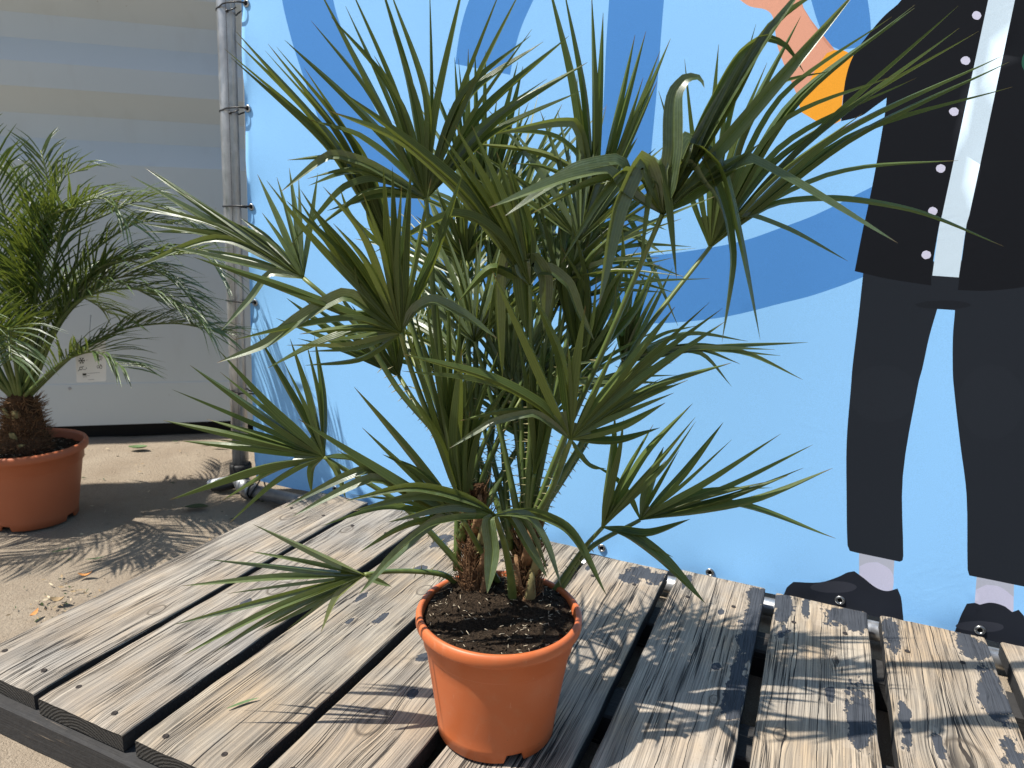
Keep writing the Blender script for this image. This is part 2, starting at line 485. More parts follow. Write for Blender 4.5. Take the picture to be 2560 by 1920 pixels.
# ---------------------------------------------------------------- measured shapes (metres)
PALM = [
 ((-.548,.925,.834), (-.474,.863,.175), [(-.548,.925,.834), (-.543,.927,.785), (-.534,.931,.648), (-.515,.939,.500), (-.472,.958,.376)], [
  (1, [(-.603,.864,.974), (-.657,.813,1.053)]),
  (1, [(-.598,.867,.973), (-.644,.810,1.094)]),
  (1, [(-.582,.872,.988), (-.634,.825,1.059)]),
  (1, [(-.575,.878,.980), (-.609,.829,1.099)]),
  (1.3, [(-.555,.887,.988), (-.574,.846,1.108)]),
  (1, [(-.534,.904,.967), (-.563,.856,1.095)]),
  (0.6, [(-.530,.906,.968), (-.518,.880,1.103)]),
  (1.3, [(-.522,.913,.953), (-.475,.900,1.119)]),
  (1, [(-.488,.926,.984), (-.434,.927,1.109)]),
  (1, [(-.467,.933,1.005), (-.410,.940,1.110)]),
  (1.1, [(-.488,.927,.977), (-.405,.957,1.051)]),
  (1.1, [(-.480,.932,.977), (-.389,.967,1.045)]),
  (1.2, [(-.470,.943,.952), (-.360,.982,1.053)]),
  (1.2, [(-.445,.957,.950), (-.336,1.002,1.023)]),
  (1, [(-.458,.956,.925), (-.343,1.006,.987)]),
  (1.2, [(-.565,.907,.876), (-.625,.855,.958), (-.691,.800,1.029)]),
  (1, [(-.620,.875,.881), (-.653,.855,.890), (-.723,.827,.837)]),
  (1, [(-.655,.855,.887), (-.712,.824,.880)]),
  (1, [(-.640,.867,.866), (-.694,.842,.845)]),
  (1, [(-.617,.882,.856), (-.644,.869,.846), (-.688,.854,.803), (-.729,.841,.760)]),
  (1, [(-.603,.895,.835), (-.675,.860,.812)]),
 ]),
 ((-.633,.975,.740), (-.581,.757,.299), [(-.633,.975,.740), (-.589,.965,.616), (-.528,.963,.473), (-.472,.958,.376)], [
  (1.2, [(-.669,.871,.906), (-.721,.747,1.030)]),
  (1.2, [(-.668,.872,.905), (-.727,.749,1.018)]),
  (1, [(-.673,.871,.900), (-.739,.743,1.009)]),
  (1, [(-.674,.870,.898), (-.737,.752,1.001)]),
  (1, [(-.661,.874,.913), (-.702,.777,1.012)]),
  (1.1, [(-.658,.875,.916), (-.697,.777,1.020)]),
  (1, [(-.652,.879,.916), (-.691,.785,1.017)]),
  (1, [(-.651,.882,.914), (-.673,.816,.996)]),
  (0.8, [(-.646,.886,.914), (-.665,.852,.947)]),
  (1, [(-.676,.911,.811), (-.677,.893,.848)]),
  (1, [(-.649,.930,.816), (-.637,.905,.891)]),
 ]),
 ((-.715,.852,.713), (.214,-.899,.382), [(-.715,.852,.713), (-.696,.860,.696), (-.650,.881,.652), (-.583,.909,.543), (-.514,.939,.455), (-.472,.958,.376)], [
  (1.2, [(-.848,.850,.785), (-1.027,.840,.877)]),
  (1, [(-.848,.849,.783), (-1.006,.842,.869)]),
  (1.2, [(-.856,.845,.778), (-1.042,.829,.861)]),
  (1, [(-.866,.843,.781), (-1.020,.832,.853)]),
  (0.7, [(-.872,.843,.783), (-1.042,.811,.813)]),
  (1, [(-.878,.842,.784), (-1.026,.812,.804)]),
  (1, [(-.846,.842,.764), (-.996,.811,.783)]),
  (1, [(-.858,.842,.772), (-.988,.809,.772)]),
  (1, [(-.824,.833,.730), (-.951,.809,.749)]),
  (1, [(-.857,.839,.764), (-.997,.779,.703)]),
  (1.3, [(-.807,.855,.772), (-.874,.850,.803)]),
  (1.3, [(-.796,.855,.766), (-.870,.849,.797)]),
  (1.2, [(-.789,.859,.773), (-.845,.857,.802)]),
  (1, [(-.765,.871,.786), (-.820,.887,.859)]),
  (1, [(-.751,.881,.802), (-.784,.904,.879)]),
  (1, [(-.719,.876,.770), (-.730,.913,.867)]),
  (0.8, [(-.765,.842,.716), (-.783,.823,.681), (-.812,.795,.632)]),
 ]),
 ((-.533,.833,.649), (-.541,.803,.250), [(-.533,.833,.649), (-.542,.862,.613), (-.522,.904,.500), (-.472,.958,.376)], [
  (1.34, [(-.554,.770,.793), (-.579,.732,.840)]),
  (1.34, [(-.572,.769,.758), (-.598,.728,.816)]),
  (1.23, [(-.590,.746,.786), (-.604,.717,.832)]),
  (1.34, [(-.588,.752,.773), (-.618,.711,.822)]),
  (1.12, [(-.612,.728,.791), (-.630,.692,.846)]),
  (1.23, [(-.658,.724,.717), (-.727,.661,.749)]),
  (1.12, [(-.587,.787,.677), (-.652,.731,.709)]),
  (1.34, [(-.584,.781,.701), (-.639,.755,.667), (-.682,.737,.632), (-.738,.708,.605)]),
  (1.12, [(-.576,.797,.671), (-.640,.756,.662), (-.714,.711,.644)]),
  (1.12, [(-.579,.801,.651), (-.629,.774,.632), (-.692,.743,.595)]),
  (0.78, [(-.583,.811,.613), (-.648,.770,.603)]),
  (0.9, [(-.591,.800,.631), (-.662,.751,.632)]),
  (1.34, [(-.525,.798,.770), (-.516,.768,.865)]),
  (1.34, [(-.524,.799,.770), (-.507,.774,.867)]),
  (1.46, [(-.511,.808,.771), (-.489,.789,.864)]),
  (1.34, [(-.479,.833,.761), (-.436,.827,.861)]),
  (1.23, [(-.508,.838,.688), (-.491,.846,.698), (-.457,.876,.679), (-.421,.909,.647)]),
  (1.23, [(-.559,.802,.692), (-.568,.787,.716), (-.568,.778,.742)]),
 ]),
 ((-.668,.829,.447), (-.327,.942,.072), [(-.668,.829,.447), (-.654,.853,.425), (-.580,.904,.361), (-.480,.965,.227)], [
  (1.2, [(-.737,.800,.520), (-.803,.770,.612)]),
  (1.2, [(-.761,.792,.516), (-.849,.756,.583)]),
  (1.2, [(-.781,.786,.495), (-.887,.746,.540)]),
  (1.2, [(-.783,.787,.472), (-.901,.745,.493)]),
  (1.3, [(-.782,.789,.453), (-.885,.753,.456)]),
  (1.3, [(-.745,.803,.433), (-.902,.753,.366)]),
  (1.2, [(-.701,.811,.529), (-.746,.787,.634)]),
  (1.1, [(-.682,.817,.545), (-.702,.803,.629)]),
  (1, [(-.664,.823,.546), (-.670,.813,.633)]),
  (1, [(-.687,.824,.429), (-.692,.826,.385)]),
  (0.9, [(-.706,.817,.431), (-.741,.807,.407), (-.816,.786,.331)]),
  (1, [(-.652,.836,.434), (-.637,.845,.385)]),
  (1, [(-.628,.843,.446), (-.596,.855,.432)]),
 ]),
 ((-.454,.879,.368), (-.536,.833,.141), [(-.454,.879,.368), (-.454,.940,.295), (-.443,1.005,.195)], [
  (1.4, [(-.511,.832,.418), (-.561,.790,.467), (-.627,.730,.542)]),
  (1.5, [(-.492,.849,.396), (-.538,.813,.429), (-.593,.765,.488)]),
  (1.2, [(-.519,.813,.494), (-.564,.765,.577)]),
  (1.1, [(-.472,.865,.380), (-.548,.827,.312), (-.589,.810,.259)]),
  (1, [(-.512,.833,.413), (-.550,.801,.448), (-.653,.743,.395)]),
  (1, [(-.518,.828,.417), (-.557,.795,.457), (-.662,.736,.401)]),
  (1, [(-.500,.846,.381), (-.541,.818,.391), (-.628,.766,.364)]),
  (1.1, [(-.464,.868,.395), (-.508,.827,.458), (-.542,.800,.482)]),
 ]),
 ((-.394,.861,.395), (.548,-.818,.176), [(-.394,.861,.395), (-.395,.900,.335), (-.398,.937,.260), (-.408,.972,.195)], [
  (1.3, [(-.377,.872,.395), (-.349,.882,.351), (-.319,.892,.303)]),
  (1.1, [(-.374,.875,.397), (-.353,.888,.392), (-.329,.896,.356), (-.303,.900,.293)]),
  (1.3, [(-.374,.875,.398), (-.352,.890,.397), (-.312,.912,.379), (-.240,.937,.267)]),
  (1.5, [(-.401,.856,.394), (-.393,.852,.349), (-.394,.839,.293)]),
  (1.3, [(-.407,.855,.407), (-.494,.804,.440), (-.568,.749,.425)]),
  (1.3, [(-.407,.854,.405), (-.474,.814,.428), (-.561,.751,.410)]),
  (1.3, [(-.405,.855,.403), (-.437,.836,.412), (-.519,.776,.393)]),
  (1, [(-.410,.850,.394), (-.435,.833,.394), (-.469,.808,.387), (-.501,.780,.359)]),
 ]),
 ((-.590,.819,.275), (.307,-.938,.159), [(-.590,.819,.275), (-.575,.867,.262), (-.518,.934,.239), (-.503,.982,.195)], [
  (1.2, [(-.682,.796,.314), (-.757,.776,.343)]),
  (1, [(-.720,.777,.276), (-.833,.739,.276)]),
  (1, [(-.718,.774,.258), (-.871,.719,.230)]),
  (1.2, [(-.750,.757,.216), (-.878,.707,.168)]),
  (1.1, [(-.715,.768,.215), (-.853,.708,.128)]),
  (1.1, [(-.715,.767,.206), (-.807,.725,.136)]),
  (1, [(-.687,.776,.209), (-.745,.751,.171)]),
  (1.2, [(-.624,.803,.242), (-.644,.786,.185)]),
  (0.9, [(-.571,.824,.267), (-.550,.830,.258)]),
 ]),
 ((-.238,1.103,.327), (-.400,.914,.067), [(-.238,1.103,.327), (-.314,1.066,.272), (-.355,1.043,.195)], [
  (1.46, [(-.282,1.078,.404), (-.321,1.059,.433)]),
  (1.68, [(-.228,1.103,.389), (-.211,1.105,.461)]),
  (1.34, [(-.180,1.122,.412), (-.127,1.138,.506)]),
  (1.46, [(-.151,1.137,.388), (-.039,1.178,.488)]),
  (1.46, [(-.115,1.152,.385), (.011,1.201,.470)]),
  (1.12, [(-.114,1.154,.372), (-.024,1.190,.419)]),
  (1.12, [(-.097,1.161,.373), (.002,1.200,.429)]),
  (1.34, [(-.061,1.177,.374), (.041,1.217,.434)]),
  (1.12, [(-.107,1.158,.358), (.069,1.239,.299)]),
  (1.01, [(-.150,1.138,.375), (-.038,1.186,.388)]),
 ]),
 ((-.284,1.039,.329), (-.464,.877,.128), [(-.284,1.039,.329), (-.309,1.047,.293), (-.362,1.042,.195)], [
  (1.68, [(-.272,1.027,.456), (-.270,1.017,.524)]),
  (1.57, [(-.261,1.029,.476), (-.260,1.022,.523)]),
  (1.23, [(-.222,1.053,.461), (-.161,1.073,.539)]),
  (1.23, [(-.205,1.063,.453), (-.163,1.073,.528)]),
  (1.23, [(-.192,1.072,.441), (-.156,1.080,.511)]),
  (1.46, [(-.217,1.077,.315), (-.156,1.105,.343)]),
  (1.9, [(-.243,1.064,.311), (-.199,1.093,.273), (-.126,1.143,.185)]),
  (1.12, [(-.246,1.052,.379), (-.207,1.068,.412)]),
 ]),
 ((-.309,.930,.503), (-.466,.857,.219), [(-.309,.930,.503), (-.342,.960,.419), (-.392,.982,.321)], [
  (1.46, [(-.349,.873,.631), (-.387,.816,.746)]),
  (1.46, [(-.318,.891,.632), (-.346,.848,.721)]),
  (1.57, [(-.294,.904,.632), (-.285,.887,.703)]),
  (1.34, [(-.251,.938,.594), (-.180,.946,.702)]),
  (1.46, [(-.233,.948,.594), (-.136,.970,.706)]),
  (1.46, [(-.225,.951,.598), (-.120,.981,.698)]),
  (1.34, [(-.219,.955,.598), (-.121,.984,.684)]),
  (1.12, [(-.190,.973,.588), (-.103,1.013,.618)]),
  (1.23, [(-.239,.954,.559), (-.178,.980,.586)]),
  (1.12, [(-.239,.958,.544), (-.179,.981,.579)]),
  (1.12, [(-.242,.960,.530), (-.191,.978,.567)]),
  (1.34, [(-.248,.964,.500), (-.194,.988,.521)]),
  (0.78, [(-.279,.957,.461), (-.267,.964,.463)]),
  (1.46, [(-.339,.902,.550), (-.400,.856,.595), (-.501,.789,.631)]),
  (1.34, [(-.334,.906,.544), (-.401,.859,.583), (-.507,.794,.601)]),
  (0.78, [(-.354,.894,.547), (-.405,.870,.534), (-.461,.850,.495)]),
 ]),
 ((-.482,.932,.364), (-.464,.871,.162), [(-.482,.932,.364), (-.472,.958,.376)], [
  (2, [(-.483,.910,.472), (-.465,.886,.629)]),
  (2, [(-.470,.917,.472), (-.464,.895,.592)]),
  (1.6, [(-.491,.906,.472), (-.500,.883,.557)]),
  (1.3, [(-.508,.893,.492), (-.540,.858,.573)]),
  (1.2, [(-.459,.916,.506), (-.419,.914,.618)]),
  (1.4, [(-.455,.921,.493), (-.403,.932,.578)]),
  (1.2, [(-.475,.907,.506), (-.443,.905,.602)]),
 ]),
 ((-.341,1.080,.815), (-.399,.908,.131), [(-.341,1.080,.815), (-.354,1.049,.686), (-.355,1.023,.626), (-.392,.982,.321)], [
  (1.4, [(-.369,1.038,1.007), (-.402,1.001,1.137)]),
  (1, [(-.354,1.047,.992), (-.381,1.012,1.128)]),
  (1, [(-.341,1.055,.977), (-.346,1.029,1.120)]),
  (1.1, [(-.334,1.056,.993), (-.330,1.040,1.096)]),
  (0.8, [(-.338,1.054,.992), (-.341,1.039,1.072)]),
  (1.1, [(-.307,1.070,.978), (-.288,1.063,1.070)]),
  (1.1, [(-.300,1.073,.978), (-.275,1.068,1.074)]),
  (1, [(-.287,1.082,.955), (-.257,1.080,1.049)]),
  (1.1, [(-.279,1.084,.971), (-.244,1.084,1.065)]),
  (1.5, [(-.299,1.086,.898), (-.281,1.089,.933)]),
  (1, [(-.284,1.094,.890), (-.258,1.101,.919)]),
  (1.1, [(-.360,1.054,.937), (-.368,1.048,.952), (-.385,1.040,.952), (-.481,1.001,.929)]),
  (0.8, [(-.355,1.063,.888), (-.365,1.056,.907), (-.385,1.044,.925), (-.518,.985,.931)]),
  (1, [(-.353,1.067,.870), (-.393,1.045,.900), (-.520,.986,.919)]),
  (1, [(-.297,1.097,.834), (-.276,1.104,.845)]),
  (0.8, [(-.359,1.067,.850), (-.372,1.058,.874), (-.388,1.051,.870)]),
 ]),
 ((-.205,.943,.820), (.483,-.876,.007), [(-.205,.943,.820), (-.272,.954,.643), (-.323,.972,.520), (-.392,.982,.321)], [
  (1.35, [(-.258,.914,.852), (-.270,.908,.870), (-.308,.886,.863), (-.402,.834,.820)]),
  (1.49, [(-.239,.924,.845), (-.256,.915,.883), (-.302,.890,.873), (-.383,.844,.811)]),
  (1.69, [(-.220,.935,.860), (-.234,.927,.888), (-.257,.914,.831), (-.275,.903,.702)]),
  (1.89, [(-.216,.937,.877), (-.211,.940,.893), (-.200,.946,.855), (-.184,.954,.737)]),
  (1.76, [(-.201,.946,.899), (-.202,.946,.969), (-.191,.952,.985), (-.177,.960,.985), (-.173,.962,.973)]),
  (1.62, [(-.160,.969,.957), (-.124,.990,1.027), (-.105,1.001,1.040), (-.082,1.013,1.034), (-.053,1.029,1.003)]),
  (2.03, [(-.141,.980,.965), (-.108,.999,1.031), (-.060,1.026,1.111)]),
  (1.76, [(-.135,.983,.965), (-.097,1.005,1.053), (-.039,1.038,1.104)]),
  (1.89, [(-.101,1.002,.967), (-.060,1.025,1.024), (-.001,1.059,1.106)]),
  (2.03, [(-.193,.950,.871), (-.180,.957,.912), (-.148,.975,.888), (-.117,.991,.799), (-.079,1.011,.660)]),
  (1.49, [(-.189,.952,.874), (-.172,.962,.902), (-.129,.985,.814), (-.120,.989,.769), (-.122,.987,.655)]),
  (1.62, [(-.172,.962,.856), (-.135,.982,.879), (-.109,.997,.891), (-.079,1.013,.877), (.074,1.095,.793)]),
  (1.62, [(-.183,.956,.838), (-.133,.983,.879), (-.099,1.002,.912)]),
 ]),
 ((-.172,1.154,.777), (-.428,.900,.077), [(-.172,1.154,.777), (-.256,1.092,.635), (-.323,1.037,.471), (-.392,.982,.321)], [
  (1, [(-.094,1.171,.994), (.035,1.222,1.105)]),
  (1.1, [(-.078,1.179,.987), (.075,1.240,1.123)]),
  (1, [(-.070,1.183,.991), (.071,1.237,1.125)]),
  (1.2, [(-.074,1.189,.905), (.125,1.263,1.125)]),
  (1, [(-.058,1.195,.924), (.129,1.268,1.096)]),
  (1.1, [(-.091,1.176,.958), (.056,1.239,1.032)]),
  (1, [(-.085,1.182,.923), (.091,1.256,1.031)]),
  (1.1, [(-.010,1.213,.972), (.164,1.285,1.096)]),
  (1.1, [(-.024,1.210,.939), (.199,1.305,1.065)]),
  (1, [(.003,1.222,.941), (.203,1.308,1.055)]),
  (1, [(.011,1.226,.944), (.220,1.319,1.023)]),
  (1, [(-.092,1.180,.905), (.018,1.225,.995)]),
  (1.1, [(-.157,1.143,.968), (-.135,1.142,1.091)]),
  (1.2, [(-.136,1.154,.969), (-.082,1.166,1.101)]),
  (1.1, [(-.183,1.129,.983), (-.184,1.121,1.061)]),
  (1, [(-.204,1.124,.937), (-.223,1.104,1.043)]),
  (0.9, [(-.199,1.134,.849), (-.255,1.094,.999)]),
  (0.8, [(-.130,1.169,.826), (-.067,1.201,.807), (.023,1.248,.761)]),
  (0.8, [(-.085,1.189,.845), (-.008,1.225,.856), (.112,1.283,.842), (.249,1.352,.792)]),
  (1.2, [(-.089,1.171,1.018), (-.034,1.196,1.032)]),
 ]),
 ((-.428,1.130,.728), (.250,-.958,.143), [(-.428,1.130,.728), (-.398,1.061,.588), (-.392,.982,.321)], [
  (1, [(-.322,1.163,.771), (-.286,1.173,.777), (-.208,1.193,.775)]),
  (1, [(-.361,1.156,.792), (-.309,1.174,.820), (-.251,1.186,.801)]),
  (1, [(-.325,1.166,.795), (-.287,1.174,.783), (-.252,1.180,.762)]),
  (1, [(-.320,1.160,.744), (-.265,1.174,.741), (-.211,1.185,.726)]),
  (1, [(-.336,1.152,.719), (-.280,1.165,.712), (-.228,1.177,.700)]),
  (1, [(-.379,1.150,.780), (-.314,1.170,.799), (-.263,1.178,.767)]),
  (1.2, [(-.413,1.143,.790), (-.385,1.158,.842)]),
  (1.2, [(-.434,1.137,.789), (-.415,1.154,.869)]),
  (1, [(-.424,1.143,.809), (-.389,1.158,.847)]),
  (0.9, [(-.343,1.161,.792), (-.318,1.172,.822), (-.282,1.173,.766), (-.218,1.172,.649)]),
  (1, [(-.364,1.160,.818), (-.316,1.172,.819), (-.267,1.183,.806)]),
  (1.1, [(-.443,1.132,.770), (-.454,1.143,.859)]),
 ]),
 ((-.537,1.039,.741), (-.466,.872,.151), [(-.537,1.039,.741), (-.511,.995,.619), (-.472,.958,.376)], [
  (1.5, [(-.558,1.018,.794), (-.573,.999,.850)]),
  (1.5, [(-.547,1.024,.794), (-.551,1.010,.856)]),
  (1.5, [(-.535,1.030,.795), (-.527,1.023,.857)]),
  (1.5, [(-.524,1.036,.795), (-.504,1.039,.840)]),
  (1.4, [(-.517,1.042,.783), (-.489,1.052,.812)]),
  (1, [(-.572,1.014,.775), (-.605,.990,.808)]),
  (1, [(-.573,1.016,.761), (-.616,.990,.776)]),
  (1.2, [(-.524,1.042,.760), (-.510,1.047,.775)]),
  (1, [(-.557,1.024,.767), (-.591,.995,.823)]),
 ]),
 ((-.386,.941,.718), (-.543,.818,.193), [(-.386,.941,.718), (-.386,.963,.575), (-.392,.982,.321)], [
  (1.2, [(-.417,.898,.804), (-.470,.831,.911)]),
  (1.3, [(-.411,.902,.805), (-.455,.838,.922)]),
  (1.4, [(-.404,.908,.802), (-.438,.849,.924)]),
  (1.2, [(-.420,.897,.798), (-.469,.835,.899)]),
  (1.5, [(-.429,.886,.819), (-.454,.851,.882)]),
  (1.4, [(-.397,.911,.805), (-.413,.876,.893)]),
  (1.2, [(-.393,.914,.805), (-.404,.884,.888)]),
  (1.5, [(-.419,.902,.786), (-.446,.877,.809), (-.462,.865,.813), (-.523,.831,.782), (-.562,.810,.760)]),
  (1.7, [(-.414,.909,.769), (-.461,.856,.846), (-.516,.800,.902), (-.579,.745,.929)]),
  (1.5, [(-.413,.910,.772), (-.453,.863,.843), (-.494,.820,.888), (-.565,.746,.954)]),
  (1.6, [(-.407,.916,.763), (-.413,.911,.766), (-.423,.915,.725), (-.425,.948,.575)]),
  (1.6, [(-.394,.929,.742), (-.395,.926,.753), (-.396,.932,.726), (-.393,.952,.647)]),
  (1.5, [(-.387,.933,.749), (-.380,.936,.755), (-.368,.949,.735), (-.370,.967,.648)]),
  (1.4, [(-.381,.940,.734), (-.360,.954,.738), (-.339,.972,.719), (-.325,.990,.676), (-.306,1.012,.634)]),
  (1.2, [(-.381,.926,.790), (-.404,.885,.887)]),
  (1.2, [(-.428,.907,.741), (-.472,.890,.693)]),
 ]),
 ((-.311,1.202,.571), (.416,-.898,.143), [(-.311,1.202,.571), (-.330,1.101,.467), (-.392,.982,.321)], [
  (1, [(-.269,1.240,.686), (-.251,1.257,.736)]),
  (1, [(-.302,1.223,.675), (-.292,1.237,.731)]),
  (1, [(-.287,1.233,.696), (-.271,1.248,.742)]),
  (1, [(-.205,1.256,.599), (-.017,1.346,.615)]),
  (1, [(-.205,1.255,.595), (-.055,1.324,.590)]),
  (1, [(-.227,1.245,.594), (-.074,1.317,.601)]),
  (1, [(-.205,1.256,.603), (-.114,1.297,.593), (-.017,1.335,.549)]),
  (1, [(-.244,1.241,.618), (-.215,1.255,.627), (-.117,1.299,.614)]),
  (1.1, [(-.246,1.236,.591), (-.189,1.262,.589), (-.128,1.281,.533)]),
  (1, [(-.320,1.218,.694), (-.333,1.227,.789)]),
  (1, [(-.348,1.211,.733), (-.374,1.212,.813)]),
 ]),
 ((-.650,1.011,.541), (-.528,.846,.071), [(-.650,1.011,.541), (-.588,.973,.501), (-.472,.958,.376)], [
  (1.3, [(-.725,.959,.604), (-.797,.906,.673)]),
  (1, [(-.731,.956,.597), (-.812,.900,.642)]),
  (1.3, [(-.713,.965,.618), (-.774,.921,.674)]),
  (1.4, [(-.691,.979,.618), (-.729,.948,.689)]),
  (1.4, [(-.680,.987,.612), (-.710,.963,.665)]),
  (1.3, [(-.669,.994,.605), (-.683,.980,.659)]),
  (1.2, [(-.655,1.003,.605), (-.658,.996,.666)]),
  (1, [(-.726,.960,.584), (-.787,.919,.607)]),
  (1.2, [(-.641,1.012,.591), (-.639,1.009,.646)]),
 ]),
 ((-.432,1.041,.496), (-.466,.882,.069), [(-.432,1.041,.496), (-.422,1.025,.433), (-.412,1.010,.370), (-.402,.994,.218)], [
  (1.3, [(-.468,1.020,.520), (-.506,.999,.533)]),
  (1.3, [(-.462,1.022,.534), (-.497,1.001,.560)]),
  (1.3, [(-.448,1.029,.541), (-.474,1.012,.578)]),
  (1.4, [(-.436,1.035,.541), (-.448,1.025,.592)]),
  (1.4, [(-.424,1.041,.541), (-.422,1.038,.592)]),
  (1.3, [(-.416,1.047,.531), (-.402,1.051,.576)]),
  (1.2, [(-.410,1.051,.514), (-.386,1.061,.542)]),
  (1, [(-.412,1.051,.496), (-.396,1.060,.488)]),
  (1, [(-.457,1.027,.503), (-.486,1.013,.492)]),
 ]),
 ((-.540,1.081,.800), (-.427,.901,.076), [(-.540,1.081,.800), (-.509,1.018,.649), (-.472,.958,.376)], [
  (1, [(-.551,1.063,.943), (-.549,1.053,1.063)]),
  (1, [(-.541,1.068,.944), (-.540,1.057,1.063)]),
  (1, [(-.529,1.073,.944), (-.525,1.064,1.062)]),
  (1.3, [(-.503,1.086,.945), (-.480,1.087,1.048)]),
  (1.4, [(-.501,1.088,.933), (-.473,1.091,1.042)]),
  (1.2, [(-.492,1.095,.903), (-.460,1.103,.980)]),
  (1.2, [(-.495,1.096,.878), (-.473,1.101,.931)]),
  (1, [(-.576,1.053,.930), (-.601,1.032,1.018)]),
  (1, [(-.564,1.057,.943), (-.569,1.044,1.052)]),
  (0.8, [(-.558,1.060,.943), (-.564,1.047,1.051)]),
 ]),
 ((-.336,1.039,.579), (-.399,.909,.120), [(-.336,1.039,.579), (-.356,1.022,.437), (-.402,.994,.218)], [
  (1, [(-.351,1.015,.705), (-.346,1.001,.816)]),
  (1, [(-.325,1.025,.716), (-.350,.999,.813)]),
  (1.2, [(-.297,1.033,.743), (-.313,1.016,.811)]),
  (1.3, [(-.279,1.038,.761), (-.282,1.030,.804)]),
  (1, [(-.293,1.038,.717), (-.258,1.045,.778)]),
  (1.1, [(-.356,1.013,.705), (-.365,.995,.799)]),
  (1, [(-.370,1.004,.722), (-.398,.969,.870)]),
  (1.3, [(-.252,1.060,.692), (-.234,1.060,.751)]),
  (1.1, [(-.324,1.019,.759), (-.279,1.031,.807)]),
  (1.2, [(-.264,1.052,.710), (-.268,1.045,.744)]),
  (1, [(-.323,1.028,.699), (-.364,.999,.774)]),
 ]),
 ((-.501,.913,.459), (-.468,.872,.145), [(-.501,.913,.459), (-.472,.958,.376)], [
  (1, [(-.525,.877,.587), (-.541,.852,.670)]),
  (1, [(-.517,.881,.587), (-.528,.856,.688)]),
  (1, [(-.508,.886,.587), (-.512,.863,.697)]),
  (1, [(-.499,.891,.587), (-.498,.869,.703)]),
  (1, [(-.491,.896,.587), (-.484,.879,.694)]),
  (1, [(-.482,.902,.581), (-.471,.891,.672)]),
 ]),
 ((-.381,.975,.423), (-.468,.877,.112), [(-.381,.975,.423), (-.392,.982,.321)], [
  (1, [(-.389,.955,.545), (-.399,.936,.638)]),
  (1, [(-.380,.960,.546), (-.381,.942,.668)]),
  (1, [(-.371,.965,.546), (-.370,.950,.656)]),
  (1, [(-.363,.970,.539), (-.353,.960,.645)]),
  (1, [(-.354,.976,.533), (-.335,.974,.621)]),
 ]),
]
STEMS = [[(-.480,.965,.227), (-.472,.958,.376)], [(-.402,.994,.218), (-.392,.982,.321)]]
RACHIS = [
  [(-2.001,1.270,.573), (-1.933,1.300,.732), (-1.827,1.346,.789), (-1.734,1.386,.834), (-1.662,1.417,.804), (-1.620,1.436,.764)],
  [(-2.027,1.259,.499), (-1.907,1.311,.640), (-1.820,1.349,.727), (-1.735,1.385,.779), (-1.669,1.414,.773)],
  [(-1.993,1.273,.526), (-1.823,1.347,.655), (-1.670,1.414,.688), (-1.554,1.464,.692), (-1.507,1.485,.639)],
  [(-2.015,1.264,.305), (-1.898,1.315,.423), (-1.788,1.362,.480), (-1.666,1.415,.496), (-1.546,1.468,.470)],
  [(-1.995,1.273,.330), (-1.914,1.308,.400), (-1.828,1.345,.426), (-1.747,1.380,.390)],
  [(-2.006,1.268,.500), (-1.885,1.321,.593), (-1.777,1.367,.673), (-1.659,1.418,.623), (-1.603,1.443,.559)],
  [(-2.016,1.263,.499), (-1.927,1.302,.679), (-1.875,1.325,.808), (-1.773,1.369,.833), (-1.719,1.393,.771)],
  [(-2.039,1.253,.476), (-1.968,1.284,.763), (-1.965,1.286,.888), (-1.987,1.276,.959)],
  [(-2.024,1.260,.476), (-1.944,1.295,.806), (-1.905,1.312,.900), (-1.865,1.329,.912)],
  [(-2.037,1.254,.499), (-2.028,1.258,.761), (-2.029,1.258,.927), (-2.034,1.256,1.018)],
  [(-2.050,1.249,.476), (-2.078,1.236,.673), (-2.146,1.207,.778), (-2.228,1.171,.754)],
  [(-2.064,1.243,.441), (-2.127,1.215,.606), (-2.246,1.164,.624), (-2.340,1.123,.533)],
  [(-2.070,1.240,.384), (-2.144,1.208,.461), (-2.227,1.172,.458), (-2.310,1.136,.375)],
  [(-2.024,1.260,.521), (-1.983,1.278,.762), (-1.997,1.272,.866), (-2.033,1.256,.896)],
  [(-1.988,1.276,.478), (-1.866,1.329,.572), (-1.742,1.382,.598), (-1.613,1.439,.558), (-1.546,1.468,.482)],
  [(-2.001,1.270,.455), (-1.909,1.310,.548), (-1.822,1.348,.617), (-1.730,1.388,.631)],
  [(-2.035,1.255,.521), (-1.985,1.277,.698), (-1.916,1.307,.786), (-1.835,1.342,.809)],
]
